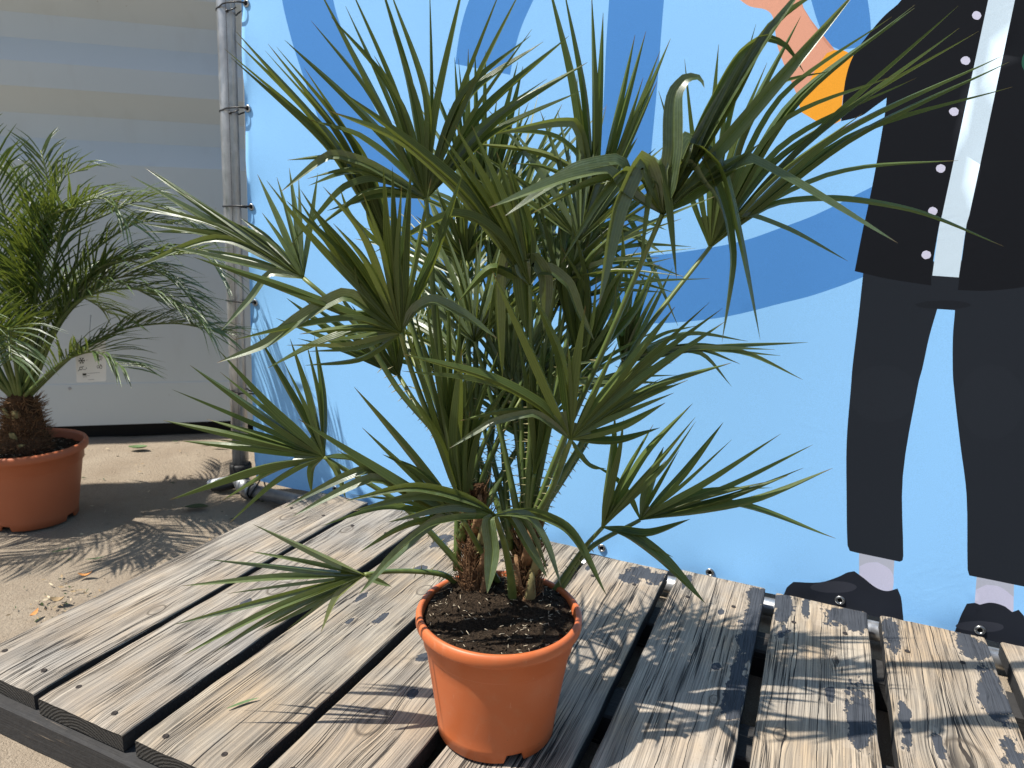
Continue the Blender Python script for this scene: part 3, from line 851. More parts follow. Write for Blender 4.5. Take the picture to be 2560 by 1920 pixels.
PRINT = [
  ('deep', [(-1.450,1.493), (-1.435,1.375), (-1.408,1.278), (-1.369,1.175), (-1.306,1.033), (-1.217,0.885), (-1.101,0.761), (-0.963,0.688), (-0.796,0.650), (-0.684,0.612), (-0.557,0.589), (-0.392,0.583), (-0.300,0.593), (-0.194,0.615), (-0.088,0.651), (-0.018,0.676), (0.070,0.719), (0.138,0.764), (0.115,0.928), (0.060,0.898), (-0.037,0.842), (-0.105,0.812), (-0.174,0.784), (-0.247,0.765), (-0.381,0.741), (-0.502,0.730), (-0.604,0.732), (-0.722,0.754), (-0.847,0.800), (-0.977,0.888), (-1.075,0.988), (-1.145,1.099), (-1.190,1.186), (-1.247,1.303), (-1.266,1.360), (-1.286,1.476)]),
  ('deep', [(-0.515,1.392), (-0.515,1.296), (-0.516,1.200), (-0.515,1.103), (-0.521,0.788), (-0.559,0.675), (-0.436,0.625), (-0.404,0.740), (-0.398,0.808), (-0.396,0.971), (-0.393,1.109), (-0.392,1.285), (-0.389,1.378)]),
  ('deep', [(-0.808,1.441), (-0.867,1.326), (-0.889,1.264), (-0.903,1.185), (-0.752,1.152), (-0.743,1.202), (-0.726,1.256), (-0.698,1.311), (-0.638,1.421)]),
  ('deep', [(-0.134,1.365), (-0.021,1.352), (-0.001,1.280), (0.009,1.251), (0.020,1.207), (0.024,1.174), (0.017,1.168), (-0.029,1.162), (-0.061,1.183)]),
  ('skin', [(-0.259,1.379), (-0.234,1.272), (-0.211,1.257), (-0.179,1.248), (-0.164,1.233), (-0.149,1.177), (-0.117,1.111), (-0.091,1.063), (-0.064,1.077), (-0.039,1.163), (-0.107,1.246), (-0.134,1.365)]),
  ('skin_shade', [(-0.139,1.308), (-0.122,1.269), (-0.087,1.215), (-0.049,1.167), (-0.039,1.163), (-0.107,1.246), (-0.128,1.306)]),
  ('orange', [(-0.039,1.163), (-0.022,1.161), (-0.004,1.150), (-0.005,1.119), (-0.013,1.089), (-0.012,1.028), (-0.027,1.020), (-0.047,1.023), (-0.089,1.047), (-0.095,1.063), (-0.084,1.093), (-0.069,1.132), (-0.053,1.158)]),
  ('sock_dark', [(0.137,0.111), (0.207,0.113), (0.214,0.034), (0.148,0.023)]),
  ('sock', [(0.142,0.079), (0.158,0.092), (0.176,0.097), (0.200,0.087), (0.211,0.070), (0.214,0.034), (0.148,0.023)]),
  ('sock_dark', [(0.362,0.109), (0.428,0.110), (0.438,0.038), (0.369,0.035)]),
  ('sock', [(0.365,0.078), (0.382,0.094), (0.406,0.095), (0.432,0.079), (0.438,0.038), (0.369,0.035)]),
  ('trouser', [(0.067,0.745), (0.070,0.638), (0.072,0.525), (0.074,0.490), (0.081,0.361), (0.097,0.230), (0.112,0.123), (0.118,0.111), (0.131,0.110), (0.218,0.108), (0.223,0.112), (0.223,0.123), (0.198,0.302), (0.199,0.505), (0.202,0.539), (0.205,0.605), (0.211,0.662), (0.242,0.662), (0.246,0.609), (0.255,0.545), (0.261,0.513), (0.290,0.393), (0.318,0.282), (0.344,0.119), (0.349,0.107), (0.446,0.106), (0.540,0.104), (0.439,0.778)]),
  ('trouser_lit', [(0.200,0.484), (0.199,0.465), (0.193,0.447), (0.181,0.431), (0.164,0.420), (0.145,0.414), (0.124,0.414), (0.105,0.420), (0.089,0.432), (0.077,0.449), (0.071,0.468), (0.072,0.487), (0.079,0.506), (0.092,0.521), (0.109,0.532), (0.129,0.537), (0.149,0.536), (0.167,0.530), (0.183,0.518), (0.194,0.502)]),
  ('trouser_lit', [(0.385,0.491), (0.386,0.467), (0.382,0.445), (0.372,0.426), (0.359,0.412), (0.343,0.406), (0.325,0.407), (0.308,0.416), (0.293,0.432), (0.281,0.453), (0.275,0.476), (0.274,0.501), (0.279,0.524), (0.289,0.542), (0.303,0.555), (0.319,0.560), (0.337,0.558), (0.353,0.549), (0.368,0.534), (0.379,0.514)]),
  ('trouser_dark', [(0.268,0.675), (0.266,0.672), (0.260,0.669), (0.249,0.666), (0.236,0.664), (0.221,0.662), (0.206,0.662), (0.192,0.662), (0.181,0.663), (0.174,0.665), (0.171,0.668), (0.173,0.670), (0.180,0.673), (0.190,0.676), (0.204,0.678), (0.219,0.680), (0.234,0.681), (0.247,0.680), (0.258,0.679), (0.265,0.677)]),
  ('black', [(0.106,1.338), (0.068,1.246), (0.044,1.222), (0.025,1.198), (-0.004,1.150), (-0.013,1.102), (-0.011,1.027), (0.024,1.036), (0.046,1.053), (0.066,1.069), (0.067,1.045), (0.063,0.921), (0.058,0.841), (0.056,0.821), (0.051,0.729), (0.114,0.717), (0.194,0.708), (0.191,0.727), (0.191,0.829), (0.193,0.845), (0.212,1.233), (0.217,1.326)]),
  ('black', [(0.258,1.321), (0.254,1.230), (0.239,0.846), (0.237,0.831), (0.241,0.702), (0.292,0.704), (0.349,0.715), (0.468,0.750), (0.371,1.308)]),
  ('white', [(0.217,1.326), (0.212,1.233), (0.193,0.845), (0.191,0.829), (0.193,0.728), (0.239,0.727), (0.237,0.831), (0.239,0.846), (0.254,1.230), (0.258,1.321)]),
  ('button', [(0.205,1.208), (0.205,1.206), (0.204,1.204), (0.203,1.202), (0.201,1.201), (0.199,1.201), (0.196,1.202), (0.194,1.203), (0.192,1.205), (0.191,1.207), (0.190,1.209), (0.190,1.211), (0.191,1.213), (0.192,1.215), (0.194,1.216), (0.197,1.216), (0.199,1.215), (0.201,1.214), (0.203,1.212), (0.204,1.210)]),
  ('button', [(0.199,1.130), (0.199,1.128), (0.198,1.126), (0.197,1.124), (0.195,1.123), (0.192,1.123), (0.190,1.124), (0.187,1.125), (0.185,1.127), (0.184,1.129), (0.183,1.131), (0.183,1.133), (0.184,1.135), (0.186,1.137), (0.188,1.138), (0.190,1.138), (0.193,1.138), (0.195,1.136), (0.197,1.135), (0.198,1.133)]),
  ('button', [(0.193,1.039), (0.193,1.037), (0.193,1.035), (0.191,1.033), (0.189,1.032), (0.186,1.032), (0.184,1.032), (0.182,1.034), (0.180,1.035), (0.178,1.038), (0.177,1.040), (0.177,1.042), (0.178,1.044), (0.180,1.046), (0.182,1.047), (0.184,1.047), (0.187,1.047), (0.189,1.046), (0.191,1.044), (0.193,1.042)]),
  ('button', [(0.186,0.935), (0.186,0.932), (0.185,0.930), (0.184,0.929), (0.182,0.927), (0.179,0.927), (0.177,0.927), (0.174,0.929), (0.172,0.930), (0.171,0.932), (0.170,0.935), (0.170,0.937), (0.171,0.940), (0.172,0.941), (0.175,0.942), (0.177,0.943), (0.180,0.942), (0.182,0.941), (0.184,0.940), (0.186,0.937)]),
  ('button', [(0.184,0.854), (0.184,0.851), (0.183,0.849), (0.182,0.847), (0.180,0.846), (0.177,0.846), (0.175,0.846), (0.172,0.847), (0.170,0.849), (0.169,0.851), (0.168,0.853), (0.168,0.856), (0.169,0.858), (0.170,0.860), (0.172,0.861), (0.175,0.862), (0.177,0.861), (0.180,0.860), (0.182,0.858), (0.184,0.856)]),
  ('button', [(0.185,0.769), (0.185,0.766), (0.184,0.764), (0.183,0.762), (0.180,0.761), (0.178,0.760), (0.175,0.760), (0.173,0.761), (0.171,0.763), (0.169,0.765), (0.168,0.768), (0.169,0.771), (0.169,0.773), (0.171,0.775), (0.173,0.776), (0.176,0.777), (0.178,0.776), (0.181,0.775), (0.183,0.774), (0.184,0.771)]),
  ('green', [(0.325,1.120), (0.325,1.112), (0.324,1.105), (0.320,1.100), (0.314,1.096), (0.307,1.095), (0.300,1.097), (0.293,1.101), (0.288,1.107), (0.283,1.115), (0.281,1.123), (0.281,1.131), (0.283,1.138), (0.287,1.143), (0.292,1.147), (0.299,1.148), (0.306,1.146), (0.313,1.142), (0.319,1.136), (0.323,1.129)]),
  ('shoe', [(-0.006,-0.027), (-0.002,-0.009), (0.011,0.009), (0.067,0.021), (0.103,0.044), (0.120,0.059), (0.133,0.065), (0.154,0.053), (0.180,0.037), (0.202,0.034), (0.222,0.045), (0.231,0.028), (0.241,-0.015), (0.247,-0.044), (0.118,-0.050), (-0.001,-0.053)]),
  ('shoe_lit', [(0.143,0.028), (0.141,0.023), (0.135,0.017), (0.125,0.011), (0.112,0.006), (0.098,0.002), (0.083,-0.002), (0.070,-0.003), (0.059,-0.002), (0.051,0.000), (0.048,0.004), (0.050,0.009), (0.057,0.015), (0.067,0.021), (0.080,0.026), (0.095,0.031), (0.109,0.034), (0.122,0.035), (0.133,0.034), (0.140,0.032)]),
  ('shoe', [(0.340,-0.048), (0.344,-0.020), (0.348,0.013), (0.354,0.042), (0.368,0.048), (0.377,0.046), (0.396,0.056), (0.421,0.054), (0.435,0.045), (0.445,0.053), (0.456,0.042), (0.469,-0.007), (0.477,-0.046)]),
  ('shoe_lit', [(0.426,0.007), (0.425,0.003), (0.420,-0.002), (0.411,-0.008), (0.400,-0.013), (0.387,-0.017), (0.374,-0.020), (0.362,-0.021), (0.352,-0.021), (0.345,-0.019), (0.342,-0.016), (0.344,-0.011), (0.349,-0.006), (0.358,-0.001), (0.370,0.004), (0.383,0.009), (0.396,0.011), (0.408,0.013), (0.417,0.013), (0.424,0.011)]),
]

# ---------------------------------------------------------------- ground
def build_ground():
    b = MB()
    # fine sheet near the place, coarse skirt to the horizon
    x0, x1, y0, y1 = -4.2, 2.6, -0.6, 4.6
    nx, ny = 136, 104
    vs, fs = [], []
    for j in range(ny + 1):
        for i in range(nx + 1):
            x = x0 + (x1 - x0) * i / nx; y = y0 + (y1 - y0) * j / ny
            e = min(i, nx - i, j, ny - j)
            h = noise.noise(V((x * 3, y * 3, 1))) * .006 + noise.noise(V((x * 11, y * 11, 5))) * .0035
            vs.append((x, y, GROUND + (h - .004) * min(1, e / 4)))
    for j in range(ny):
        for i in range(nx):
            a = j * (nx + 1) + i
            fs.append((a, a + 1, a + nx + 2, a + nx + 1))
    b.add(vs, fs)
    G = 150
    o = [(x0, y0, GROUND), (x1, y0, GROUND), (x1, y1, GROUND), (x0, y1, GROUND), (-G, -G, GROUND), (G, -G, GROUND), (G, G, GROUND), (-G, G, GROUND)]
    b.add(o, [(4, 5, 1, 0), (5, 6, 2, 1), (6, 7, 3, 2), (7, 4, 0, 3)])
    g = b.build('ground', M['sand'])
    tag(g, 'pale sandy ground scattered with dry leaf scraps', None, None, 'structure')
build_ground()

# ---------------------------------------------------------------- container behind
WA = V((-2.6595, 1.803, GROUND)); WD = V((.78988, .61326, 0)); WNC = V((.61326, -.78988, 0))   # wall foot, along, towards the camera side
def build_container():
    t = thing('container', 'white shipping container with horizontal ribs behind the frame post', 'container', WA)
    S0, S1, TOP = -2.3, 3.4, 2.55
    prof = [(0.06, 0.0)]                      # (height above z=0, depth behind the outer face)
    z = .975
    D = .050
    prof = [(-.036, 0.), (.133, 0.), (.136, .002), (.975, 0.)]
    while z < TOP - GROUND - .45:
        prof += [(z + .085, D), (z + .17, D), (z + .255, 0.), (z + .34, 0.)]
        z += .34
    prof.append((TOP, 0.))
    def P(s, z, d): return WA + WD * s - WNC * d + V((0, 0, z - GROUND))
    prof = [(zz, d) for zz, d in prof]
    b = MB()
    vs = []
    for (zz, d) in prof:
        vs += [P(S0, zz + GROUND * 0, d), P(S1, zz, d)]
    fs = [(2 * i, 2 * i + 1, 2 * i + 3, 2 * i + 2) for i in range(len(prof) - 1)]
    b.add(vs, fs)
    wp = b.build('wall_panel', M['panel'], t, smooth=False)
    tag(wp, 'ribbed white side panel')
    # small bolt heads / marks on the plain lower panel
    b = MB()
    q = [P(S0, .0, .0), P(S1, .0, .0), P(S1, .0, 2.4), P(S0, .0, 2.4)]
    hi = [p + V((0, 0, TOP)) for p in q]
    low = [p + V((0, 0, -.036)) for p in q]
    b.add(low + hi, [(1, 2, 6, 5), (2, 3, 7, 6), (3, 0, 4, 7), (4, 5, 6, 7), (3, 2, 1, 0)])
    b.build('body', M['panel'], t, smooth=False)
    b = MB()
    q = [P(S0, GROUND, .022), P(S1, GROUND, .022), P(S1, GROUND, 2.38), P(S0, GROUND, 2.38)]
    up = [p + V((0, 0, -.036 - GROUND - .001)) for p in q]
    b.add(q + up, [(0, 1, 5, 4), (1, 2, 6, 5), (2, 3, 7, 6), (3, 0, 4, 7), (4, 5, 6, 7)])
    b.build('base_rail', M['rail'], t, smooth=False)
    # unseen board on two arms, added to shade a band of sand
    b = MB()
    def slab(s0, s1, d0, d1, z0, z1):
        q = [P(s0, z0, -d0), P(s1, z0, -d0), P(s1, z0, -d1), P(s0, z0, -d1)]
        u = [p + V((0, 0, z1 - z0)) for p in q]
        b.add(q + u, [(0, 3, 2, 1), (4, 5, 6, 7), (0, 1, 5, 4), (1, 2, 6, 5), (2, 3, 7, 6), (3, 0, 4, 7)])
    slab(-2.2, -.84, .47, .73, 2.36, 2.44)
    b.build('shade_board', M['panel'], t, smooth=False)
    for s in (-2.15, -1.75):
        b = MB()
        slab(s, s + .05, -.002, .469, 2.38, 2.42)
        b.build('shade_board_arm', M['rail'], t, smooth=False)
    b = MB()
    for s in (-.02, .62, 1.3):
        c = P(s, .118, -.001)
        b.torus(c, WNC, .004, .0022, 10, 6)
    b.build('rivets', M['steel'], t, kind='stuff')
build_container()

# ---------------------------------------------------------------- wooden deck
YF, YB = .646, 1.614
EDGES = [(-1.351, -1.150), (-1.130, -.928), (-.901, -.699), (-.676, -.490), (-.464, -.269), (-.243, -.046), (-.022, .166), (.191, .385), (.413, .607), (.633, .828), (.855, 1.05)]
DECK = thing('wooden_deck', 'low weathered timber deck of spaced grey planks under the potted fan palm', 'deck', (-.4, 1.1, GROUND))
PAINT = {1: [(-.02, -.10, .010, .022), (.055, .10, .012, .02)],
         2: [(-.045, .03, .012, .035), (-.01, -.06, .010, .02), (-.03, .36, .03, .06), (.04, -.02, .012, .03), (.0, .2, .02, .03)],
         3: [(-.03, -.10, .018, .028), (.01, -.2, .012, .016), (-.02, .1, .014, .02)],
         4: [(.060, .425, .060, .050), (.025, .385, .04, .03), (-.08, .40, .012, .03)],
         5: [(.086, .34, .036, .26), (.080, .08, .030, .14), (.070, -.28, .034, .15), (-.075, .43, .014, .05), (.04, .12, .012, .02), (.02, .33, .01, .02)],
         6: [(.060, .435, .075, .075), (-.070, .40, .026, .12), (-.085, .44, .03, .05), (.066, .08, .034, .13), (.02, .13, .012, .04), (.055, -.1, .018, .08), (-.03, .44, .012, .07)],
         7: [(-.080, .41, .026, .13), (.07, .43, .05, .07), (.076, .26, .034, .15), (.078, -.06, .046, .30), (.085, -.35, .04, .2), (-.035, .07, .014, .05), (-.08, .1, .014, .1)],
         8: [(-.05, .40, .03, .1), (.03, .3, .04, .2), (-.04, .05, .04, .14)], 9: [(0, .2, .06, .2)], 10: [(.02, 0, .06, .3)]}
KNOTS = {0: [(-.03, .30, .016), (.06, -.2, .012)], 1: [(-.055, .30, .013), (.0, -.02, .018), (.06, .44, .010)], 2: [(.06, .12, .014), (-.02, .42, .013)],
         3: [(-.012, -.29, .020), (.05, .2, .010)], 4: [(-.04, .1, .012)], 5: [(-.02, -.32, .020), (.05, .02, .008)], 6: [(-.055, -.02, .010), (.03, .25, .006)],
         7: [(.055, .26, .007), (.0, .05, .03)], 8: [(.0, .2, .012)]}
SPLITS = {0: [(.02, .0010)], 1: [(.03, .0009), (-.06, .0008)], 2: [(.018, .0016), (-.05, .0008)], 3: [(.045, .0009), (-.06, .001), (.0, .0008)], 4: [(.0, .0012), (-.045, .0012), (.05, .0012)], 5: [(-.01, .0014), (.03, .001), (-.06, .0009)], 6: [(-.048, .0013), (.0, .0009), (-.075, .0008)], 7: [(.0, .0012), (-.035, .001), (.035, .0012)], 8: [(.02, .001)]}
TONE = [(1.02, 1.0, .97), (1.0, .98, .95), (.98, .92, .82), (.97, .90, .80), (1.12, 1.03, .92), (1.14, 1.07, .98), (1.12, 1.05, .94), (1.12, 1.02, .88), (1.0, .93, .84), (1, .95, .9), (1, .95, .9)]
PL_LABEL = ['leftmost plank, silvery and deeply grooved', 'silver grey plank with a small paint fleck', 'brownish plank with a long dark crack', 'brown plank with a large round knot', 'plank under the pot with a paint patch at its far end',
            'plank with flaking grey paint along its right edge', 'plank with a broad paint patch at its far corner', 'pale plank with grey paint down its right side', None, None, None]
def plank(i, x0, x1):
    rnd = random.Random(i * 5 + 2)
    w = (x1 - x0) / 2; L = (YB - YF) / 2; T = .031
    cx, cy = (x0 + x1) / 2, (YF + YB) / 2
    jy0, jy1 = rnd.uniform(-.005, .005), rnd.uniform(-.005, .005)
    if i == 4: jy1 = -.012
    dz = rnd.uniform(-.002, .002)
    nx, ny = 10, 44
    bv = .003
    xs = [-w, -w + bv * .4, -w + bv * 1.5] + [-w + bv * 1.5 + (2 * w - 3 * bv) * k / nx for k in range(1, nx)] + [w - bv * 1.5, w - bv * .4, w]
    b = MB()
    vs, fs, mi = [], [], []
    nX = len(xs)
    for j in range(ny + 1):
        v = j / ny
        y = -L + jy0 + (2 * L + jy1 - jy0) * v
        for k, x in enumerate(xs):
            e = (0, 1, 2)[min(k, nX - 1 - k)] if min(k, nX - 1 - k) < 3 else 3
            z = {0: -bv * 1.2, 1: -bv * .35}.get(e, 0.)
            wob = noise.noise(V((x * 9 + i * 7, y * 3, i))) * .0016
            ed = noise.noise(V((y * 14, i * 3.1, 0 if k < nX / 2 else 9))) * .0022 if e < 2 else 0
            if j in (0, ny): z -= .0018 + abs(noise.noise(V((x * 60, i, j)))) * .002
            vs.append((cx + x + ed, cy + y + noise.noise(V((x * 45, i * 2., j))) * (.0022 if j in (0, ny) else 0), dz + z + wob))
    for j in range(ny):
        for k in range(nX - 1):
            a = j * nX + k
            fs.append((a, a + 1, a + nX + 1, a + nX)); mi.append(0)
    base = len(vs)
    def bottom(p): return (p[0], p[1], dz - T)
    ring = [j * nX for j in range(ny + 1)]
    # left side, right side, ends, underside
    lb = [len(vs) + q for q in range(ny + 1)]; vs += [bottom(vs[j * nX]) for j in range(ny + 1)]
    rb = [len(vs) + q for q in range(ny + 1)]; vs += [bottom(vs[j * nX + nX - 1]) for j in range(ny + 1)]
    for j in range(ny):
        fs.append((j * nX, (j + 1) * nX, lb[j + 1], lb[j])); mi.append(1)
        fs.append((j * nX + nX - 1, rb[j], rb[j + 1], (j + 1) * nX + nX - 1)); mi.append(1)
        fs.append((lb[j], lb[j + 1], rb[j + 1], rb[j])); mi.append(1)
    fs.append(tuple([lb[0], rb[0]] + [nX - 1 - k for k in range(nX)])); mi.append(2)
    fs.append(tuple([rb[ny], lb[ny]] + [ny * nX + k for k in range(nX)])); mi.append(2)
    b.add(vs, fs)
    b.mi = mi
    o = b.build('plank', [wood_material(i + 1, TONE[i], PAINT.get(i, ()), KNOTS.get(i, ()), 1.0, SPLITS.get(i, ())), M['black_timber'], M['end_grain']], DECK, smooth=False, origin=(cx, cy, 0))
    if PL_LABEL[i]: tag(o, PL_LABEL[i])
    # screw heads sunk into the plank, one pair over each bearer
    for yy in (YF + .045, YB - .14):
        for sx in (-.55, .5):
            x = cx + sx * w + rnd.uniform(-.012, .012); y = yy + rnd.uniform(-.02, .02)
            s = MB()
            s.lathe((x, y, dz + .0012), [(.0052, .0), (.0046, .0009), (.0032, .0004), (.0, .0)], 10)
            s.build('screw', M['rust'], o, origin=(x, y, 0))
M['rust'] = simple('dark_rusty_screw', (.035, .028, .024), .7, .4, .4, .4, 200)
for i, (a, c) in enumerate(EDGES): plank(i, a, c)
def bearer(y0, y1, x0=-1.372, x1=1.06):
    b = MB()
    n = 40
    vs, fs = [], []
    for k in range(n + 1):
        x = x0 + (x1 - x0) * k / n
        j = noise.noise(V((x * 6, y0, 0))) * .0018
        c = .004
        z1, z0 = -.0335, GROUND - .004
        vs += [(x, y0 + j, z0), (x, y0 + j, z1 - c), (x, y0 + j + c, z1), (x, y1 - c, z1), (x, y1, z1 - c), (x, y1, z0)]
    for k in range(n):
        for q in range(5): fs.append((k * 6 + q, (k + 1) * 6 + q, (k + 1) * 6 + q + 1, k * 6 + q + 1))
    fs += [tuple(range(5, -1, -1)), tuple(n * 6 + q for q in range(6))]
    b.add(vs, fs)
    o = b.build('bearer', M['black_timber'], DECK, smooth=False, origin=((x0 + x1) / 2, y0, -.06))
    return o
tag(bearer(YF - .014, YF + .085), 'worn black front bearer')
bearer(1.07, 1.16); bearer(1.40, 1.48)

# ---------------------------------------------------------------- banner on its tube frame
YP = 1.659
def inside(p, poly):
    c = False
    j = len(poly) - 1
    for i in range(len(poly)):
        a, b_ = poly[i], poly[j]
        if (a[1] > p[1]) != (b_[1] > p[1]) and p[0] < (b_[0] - a[0]) * (p[1] - a[1]) / (b_[1] - a[1]) + a[0]: c = not c
        j = i
    return c
def smooth_poly(p, sharp=.80):
    """rounds the flowing outlines of the print while corners stay"""
    n = len(p); out = []
    for i in range(n):
        a, b_, c, d = V(p[i - 1]), V(p[i]), V(p[(i + 1) % n]), V(p[(i + 2) % n])
        out.append(tuple(b_))
        if (c - b_).length < .02: continue
        k1 = (b_ - a).normalized().dot((c - b_).normalized()); k2 = (c - b_).normalized().dot((d - c).normalized())
        m1 = (c - a) / 2 if k1 > sharp else (c - b_)
        m2 = (d - b_) / 2 if k2 > sharp else (c - b_)
        L = (c - b_).length
        if m1.length > 1e-6: m1 = m1.normalized() * L
        if m2.length > 1e-6: m2 = m2.normalized() * L
        for t in (.25, .5, .75):
            out.append(tuple(b_ * (2*t**3 - 3*t*t + 1) + m1 * (t**3 - 2*t*t + t) + c * (-2*t**3 + 3*t*t) + m2 * (t**3 - t*t)))
    return out
EYES_SIDE = [(-1.562, 1.377), (-1.575, 1.102), (-1.580, .828), (-1.582, .545), (-1.586, .259), (-1.592, -.006)]
EYES_LOW = [(-1.295, -.002), (-1.010, -.002), (-.737, -.003), (-.4515, -.008), (-.1774, -.0115), (.1128, -.0115), (.3861, -.0115), (.67, -.0085), (.95, -.0085)]
ZB, ZT = -.031, 2.35
def edge_x(z): return -1.6105 + (z + .03) * .0236
def sag(x, z):
    """small puckers of the stretched cloth, strongest beside the eyelets"""
    d = x - edge_x(z)
    y = noise.noise(V((x * 2.2, z * 1.3, 3))) * .005 + noise.noise(V((x * 6, z * 3, 8))) * .0012
    pk = math.exp(-max(d, 0) / .07)
    ph = (z - .259) / .283
    y += pk * .0032 * math.cos(2 * math.pi * ph) + pk * .0022 * noise.noise(V((x * 30, z * 17, 1)))
    dz = z - ZB
    y += math.exp(-dz / .05) * (.004 * math.sin(x * 22) + .003 * noise.noise(V((x * 18, z * 20, 4))))
    y += -.004 * math.exp(-(d / .011) ** 2)
    return y
def build_banner():
    t = thing('banner', 'light blue printed banner with a cartoon suit figure behind the fan palm', 'banner', (-.2, YP, ZB))
    X1 = 1.25
    polys = [(m, p if m in ('button', 'green', 'shoe_lit', 'trouser_lit', 'trouser_dark') else smooth_poly(p)) for m, p in PRINT]
    verts, edges = [], []
    def addloop(p):
        b0 = len(verts)
        verts.extend(V(q) for q in p)
        edges.extend((b0 + i, b0 + (i + 1) % len(p)) for i in range(len(p)))
    nb = 60
    outline = [(edge_x(ZB) + (X1 - edge_x(ZB)) * k / nb, ZB) for k in range(nb)] + [(X1, ZB + (ZT - ZB) * k / nb) for k in range(nb)] + \
              [(X1 + (edge_x(ZT) - X1) * k / nb, ZT) for k in range(nb)] + [(edge_x(ZT + (ZB - ZT) * k / nb), ZT + (ZB - ZT) * k / nb) for k in range(nb)]
    addloop(outline)
    for m, p in polys: addloop(p)
    # grid for the folds
    zz = ZB + .012
    while zz < ZT - .02:
        x = edge_x(zz) + .012
        while x < X1 - .03:
            verts.append(V((x, zz)))
            d = x - edge_x(zz)
            x += .014 if d < .12 else .030
        zz += .018 if zz < .08 else .030
    r = delaunay_2d_cdt(verts, edges, [], 0, 1e-5)
    vo, fo = r[0], r[2]
    names = ['ink_sky'] + ['ink_' + m for m in dict.fromkeys(m for m, p in polys)]
    idx = {n: i for i, n in enumerate(names)}
    boxes = [(min(q[0] for q in p), max(q[0] for q in p), min(q[1] for q in p), max(q[1] for q in p)) for m, p in polys]
    b = MB()
    fs, mi = [], []
    for f in fo:
        c = sum((vo[i] for i in f), V((0, 0))) / len(f)
        if c.x < edge_x(c.y) - 1e-4 or c.x > X1 or c.y < ZB or c.y > ZT: continue
        k = 0
        for (m, p), bx in zip(polys, boxes):
            if bx[0] <= c.x <= bx[1] and bx[2] <= c.y <= bx[3] and inside(c, p): k = idx['ink_' + m] if m not in ('trouser_lit', 'trouser_dark') or names[k] in ('ink_trouser', 'ink_trouser_lit') else k
        fs.append(tuple(f)); mi.append(k)
    b.add([(p.x, YP + sag(p.x, p.y), p.y) for p in vo], fs)
    b.mi = mi
    b.build('cloth', [M[n] for n in names], t)
    # hem folded to the back, showing as a pale strip beside the post
    h = MB()
    n = 40
    vs = []
    for k in range(n + 1):
        z = .02 + (ZT - .02) * k / n
        x = edge_x(z)
        vs += [(x - .028, YP + .024, z), (x + .03, YP + .020, z), (x + .03, YP + .022, z), (x - .028, YP + .027, z)]
    h.add(vs, [(k * 4 + q, k * 4 + (q + 1) % 4, (k + 1) * 4 + (q + 1) % 4, (k + 1) * 4 + q) for k in range(n) for q in range(4)] + [(3, 2, 1, 0), tuple(n * 4 + q for q in range(4))])
    h.build('hem', M['hem'], t, smooth=False)
    for (x, z) in EYES_SIDE + EYES_LOW:
        e = MB()
        e.torus((x, YP + sag(x, z) - .0022, z), (0, 1, 0), .0080, .0028, 20, 8)
        c = [(x + .0068 * math.cos(a), YP + sag(x, z) - .0016, z + .0068 * math.sin(a)) for a in [2 * math.pi * k / 14 for k in range(14)]]
        e.add(c, [tuple(range(13, -1, -1))], None, 1)
        e.build('eyelet', [M['eyelet'], M['rail']], t, origin=(x, YP, z))
build_banner()

def post_x(z): return -1.6915 + (z - .0) * .0280
def build_frame():
    t = thing('tube_frame', 'galvanised tube frame with black corner collar holding up the blue banner', 'frame', (-1.69, 1.674, GROUND))
    b = MB()
    pts = [(post_x(z), 1.676, z) for z in (-.02, .3, .6, .9, 1.2, 1.5, 2.0, 2.4)]
    b.tube(pts, .0255, 28)
    b.build('post', M['steel'], t)
    # weld seam running up the tube
    b = MB()
    a = math.atan2(-1.676, 1.69) - .02
    dx, dy = math.cos(a), math.sin(a)
    b.tube([(p[0] + dx * .0252, p[1] + dy * .0252, p[2]) for p in pts], .0011, 5)
    b.build('weld_seam', M['seam'], t)
    b = MB()
    b.lathe((post_x(-.01), 1.676, -.036), [(.0258, 0), (.0335, .0), (.0350, .004), (.0350, .038), (.0325, .044), (.0262, .045)], 28)
    b.build('collar', M['black_rubber'], t)
    # elbow and bottom rail
    b = MB()
    ex = post_x(-.03)
    arc = [(ex, 1.676, -.030), (ex + .004, 1.672, -.045), (ex + .018, 1.664, -.058), (ex + .045, 1.655, -.064), (ex + .075, 1.648, -.065)]
    b.tube(catmull(arc, 12), .0262, 24)
    b.build('elbow', M['steel'], t)
    b = MB()
    b.tube([(ex + .07, 1.648, -.065), (0, 1.6485, -.0615), (1.3, 1.6485, -.0615)], .0212, 24)
    b.build('bottom_rail', M['steel'], t)
    b = MB()
    b.torus((ex + .074, 1.648, -.0645), (1, 0, 0), .0225, .003, 22, 6)
    b.build('clip', M['black_rubber'], t)
    # short foot stub lying on the sand, pointing left
    b = MB()
    s0, s1 = V((ex - .012, 1.668, -.046)), V((ex - .105, 1.640, -.070))
    d = (s1 - s0).normalized()
    b.tube([s0, s0.lerp(s1, .5), s1 - d * .003, s1], [.0165, .0165, .0165, .0150], 18, flat=.8)
    b.build('foot_stub', M['bright_metal'], t)
    b = MB()
    b.tube([s0 + V((.0, -.004, -.014)), s1 + V((.05, -.004, -.004)), s1 + V((.02, -.006, -.010))], [.016, .014, .009], 12)
    b.build('foot_wedge', M['black_rubber'], t)
    b = MB()
    b.tube([(1.3, 1.676, GROUND), (1.3, 1.676, 2.4)], .0255, 20)
    b.build('post', M['steel'], t)
    b = MB()
    b.tube([(post_x(2.39), 1.676, 2.39), (1.3, 1.676, 2.39)], .0212, 20)
    b.build('top_rail', M['steel'], t)
M['seam'] = simple('weld_seam', (.20, .20, .21), .5, .5, .6)
build_frame()

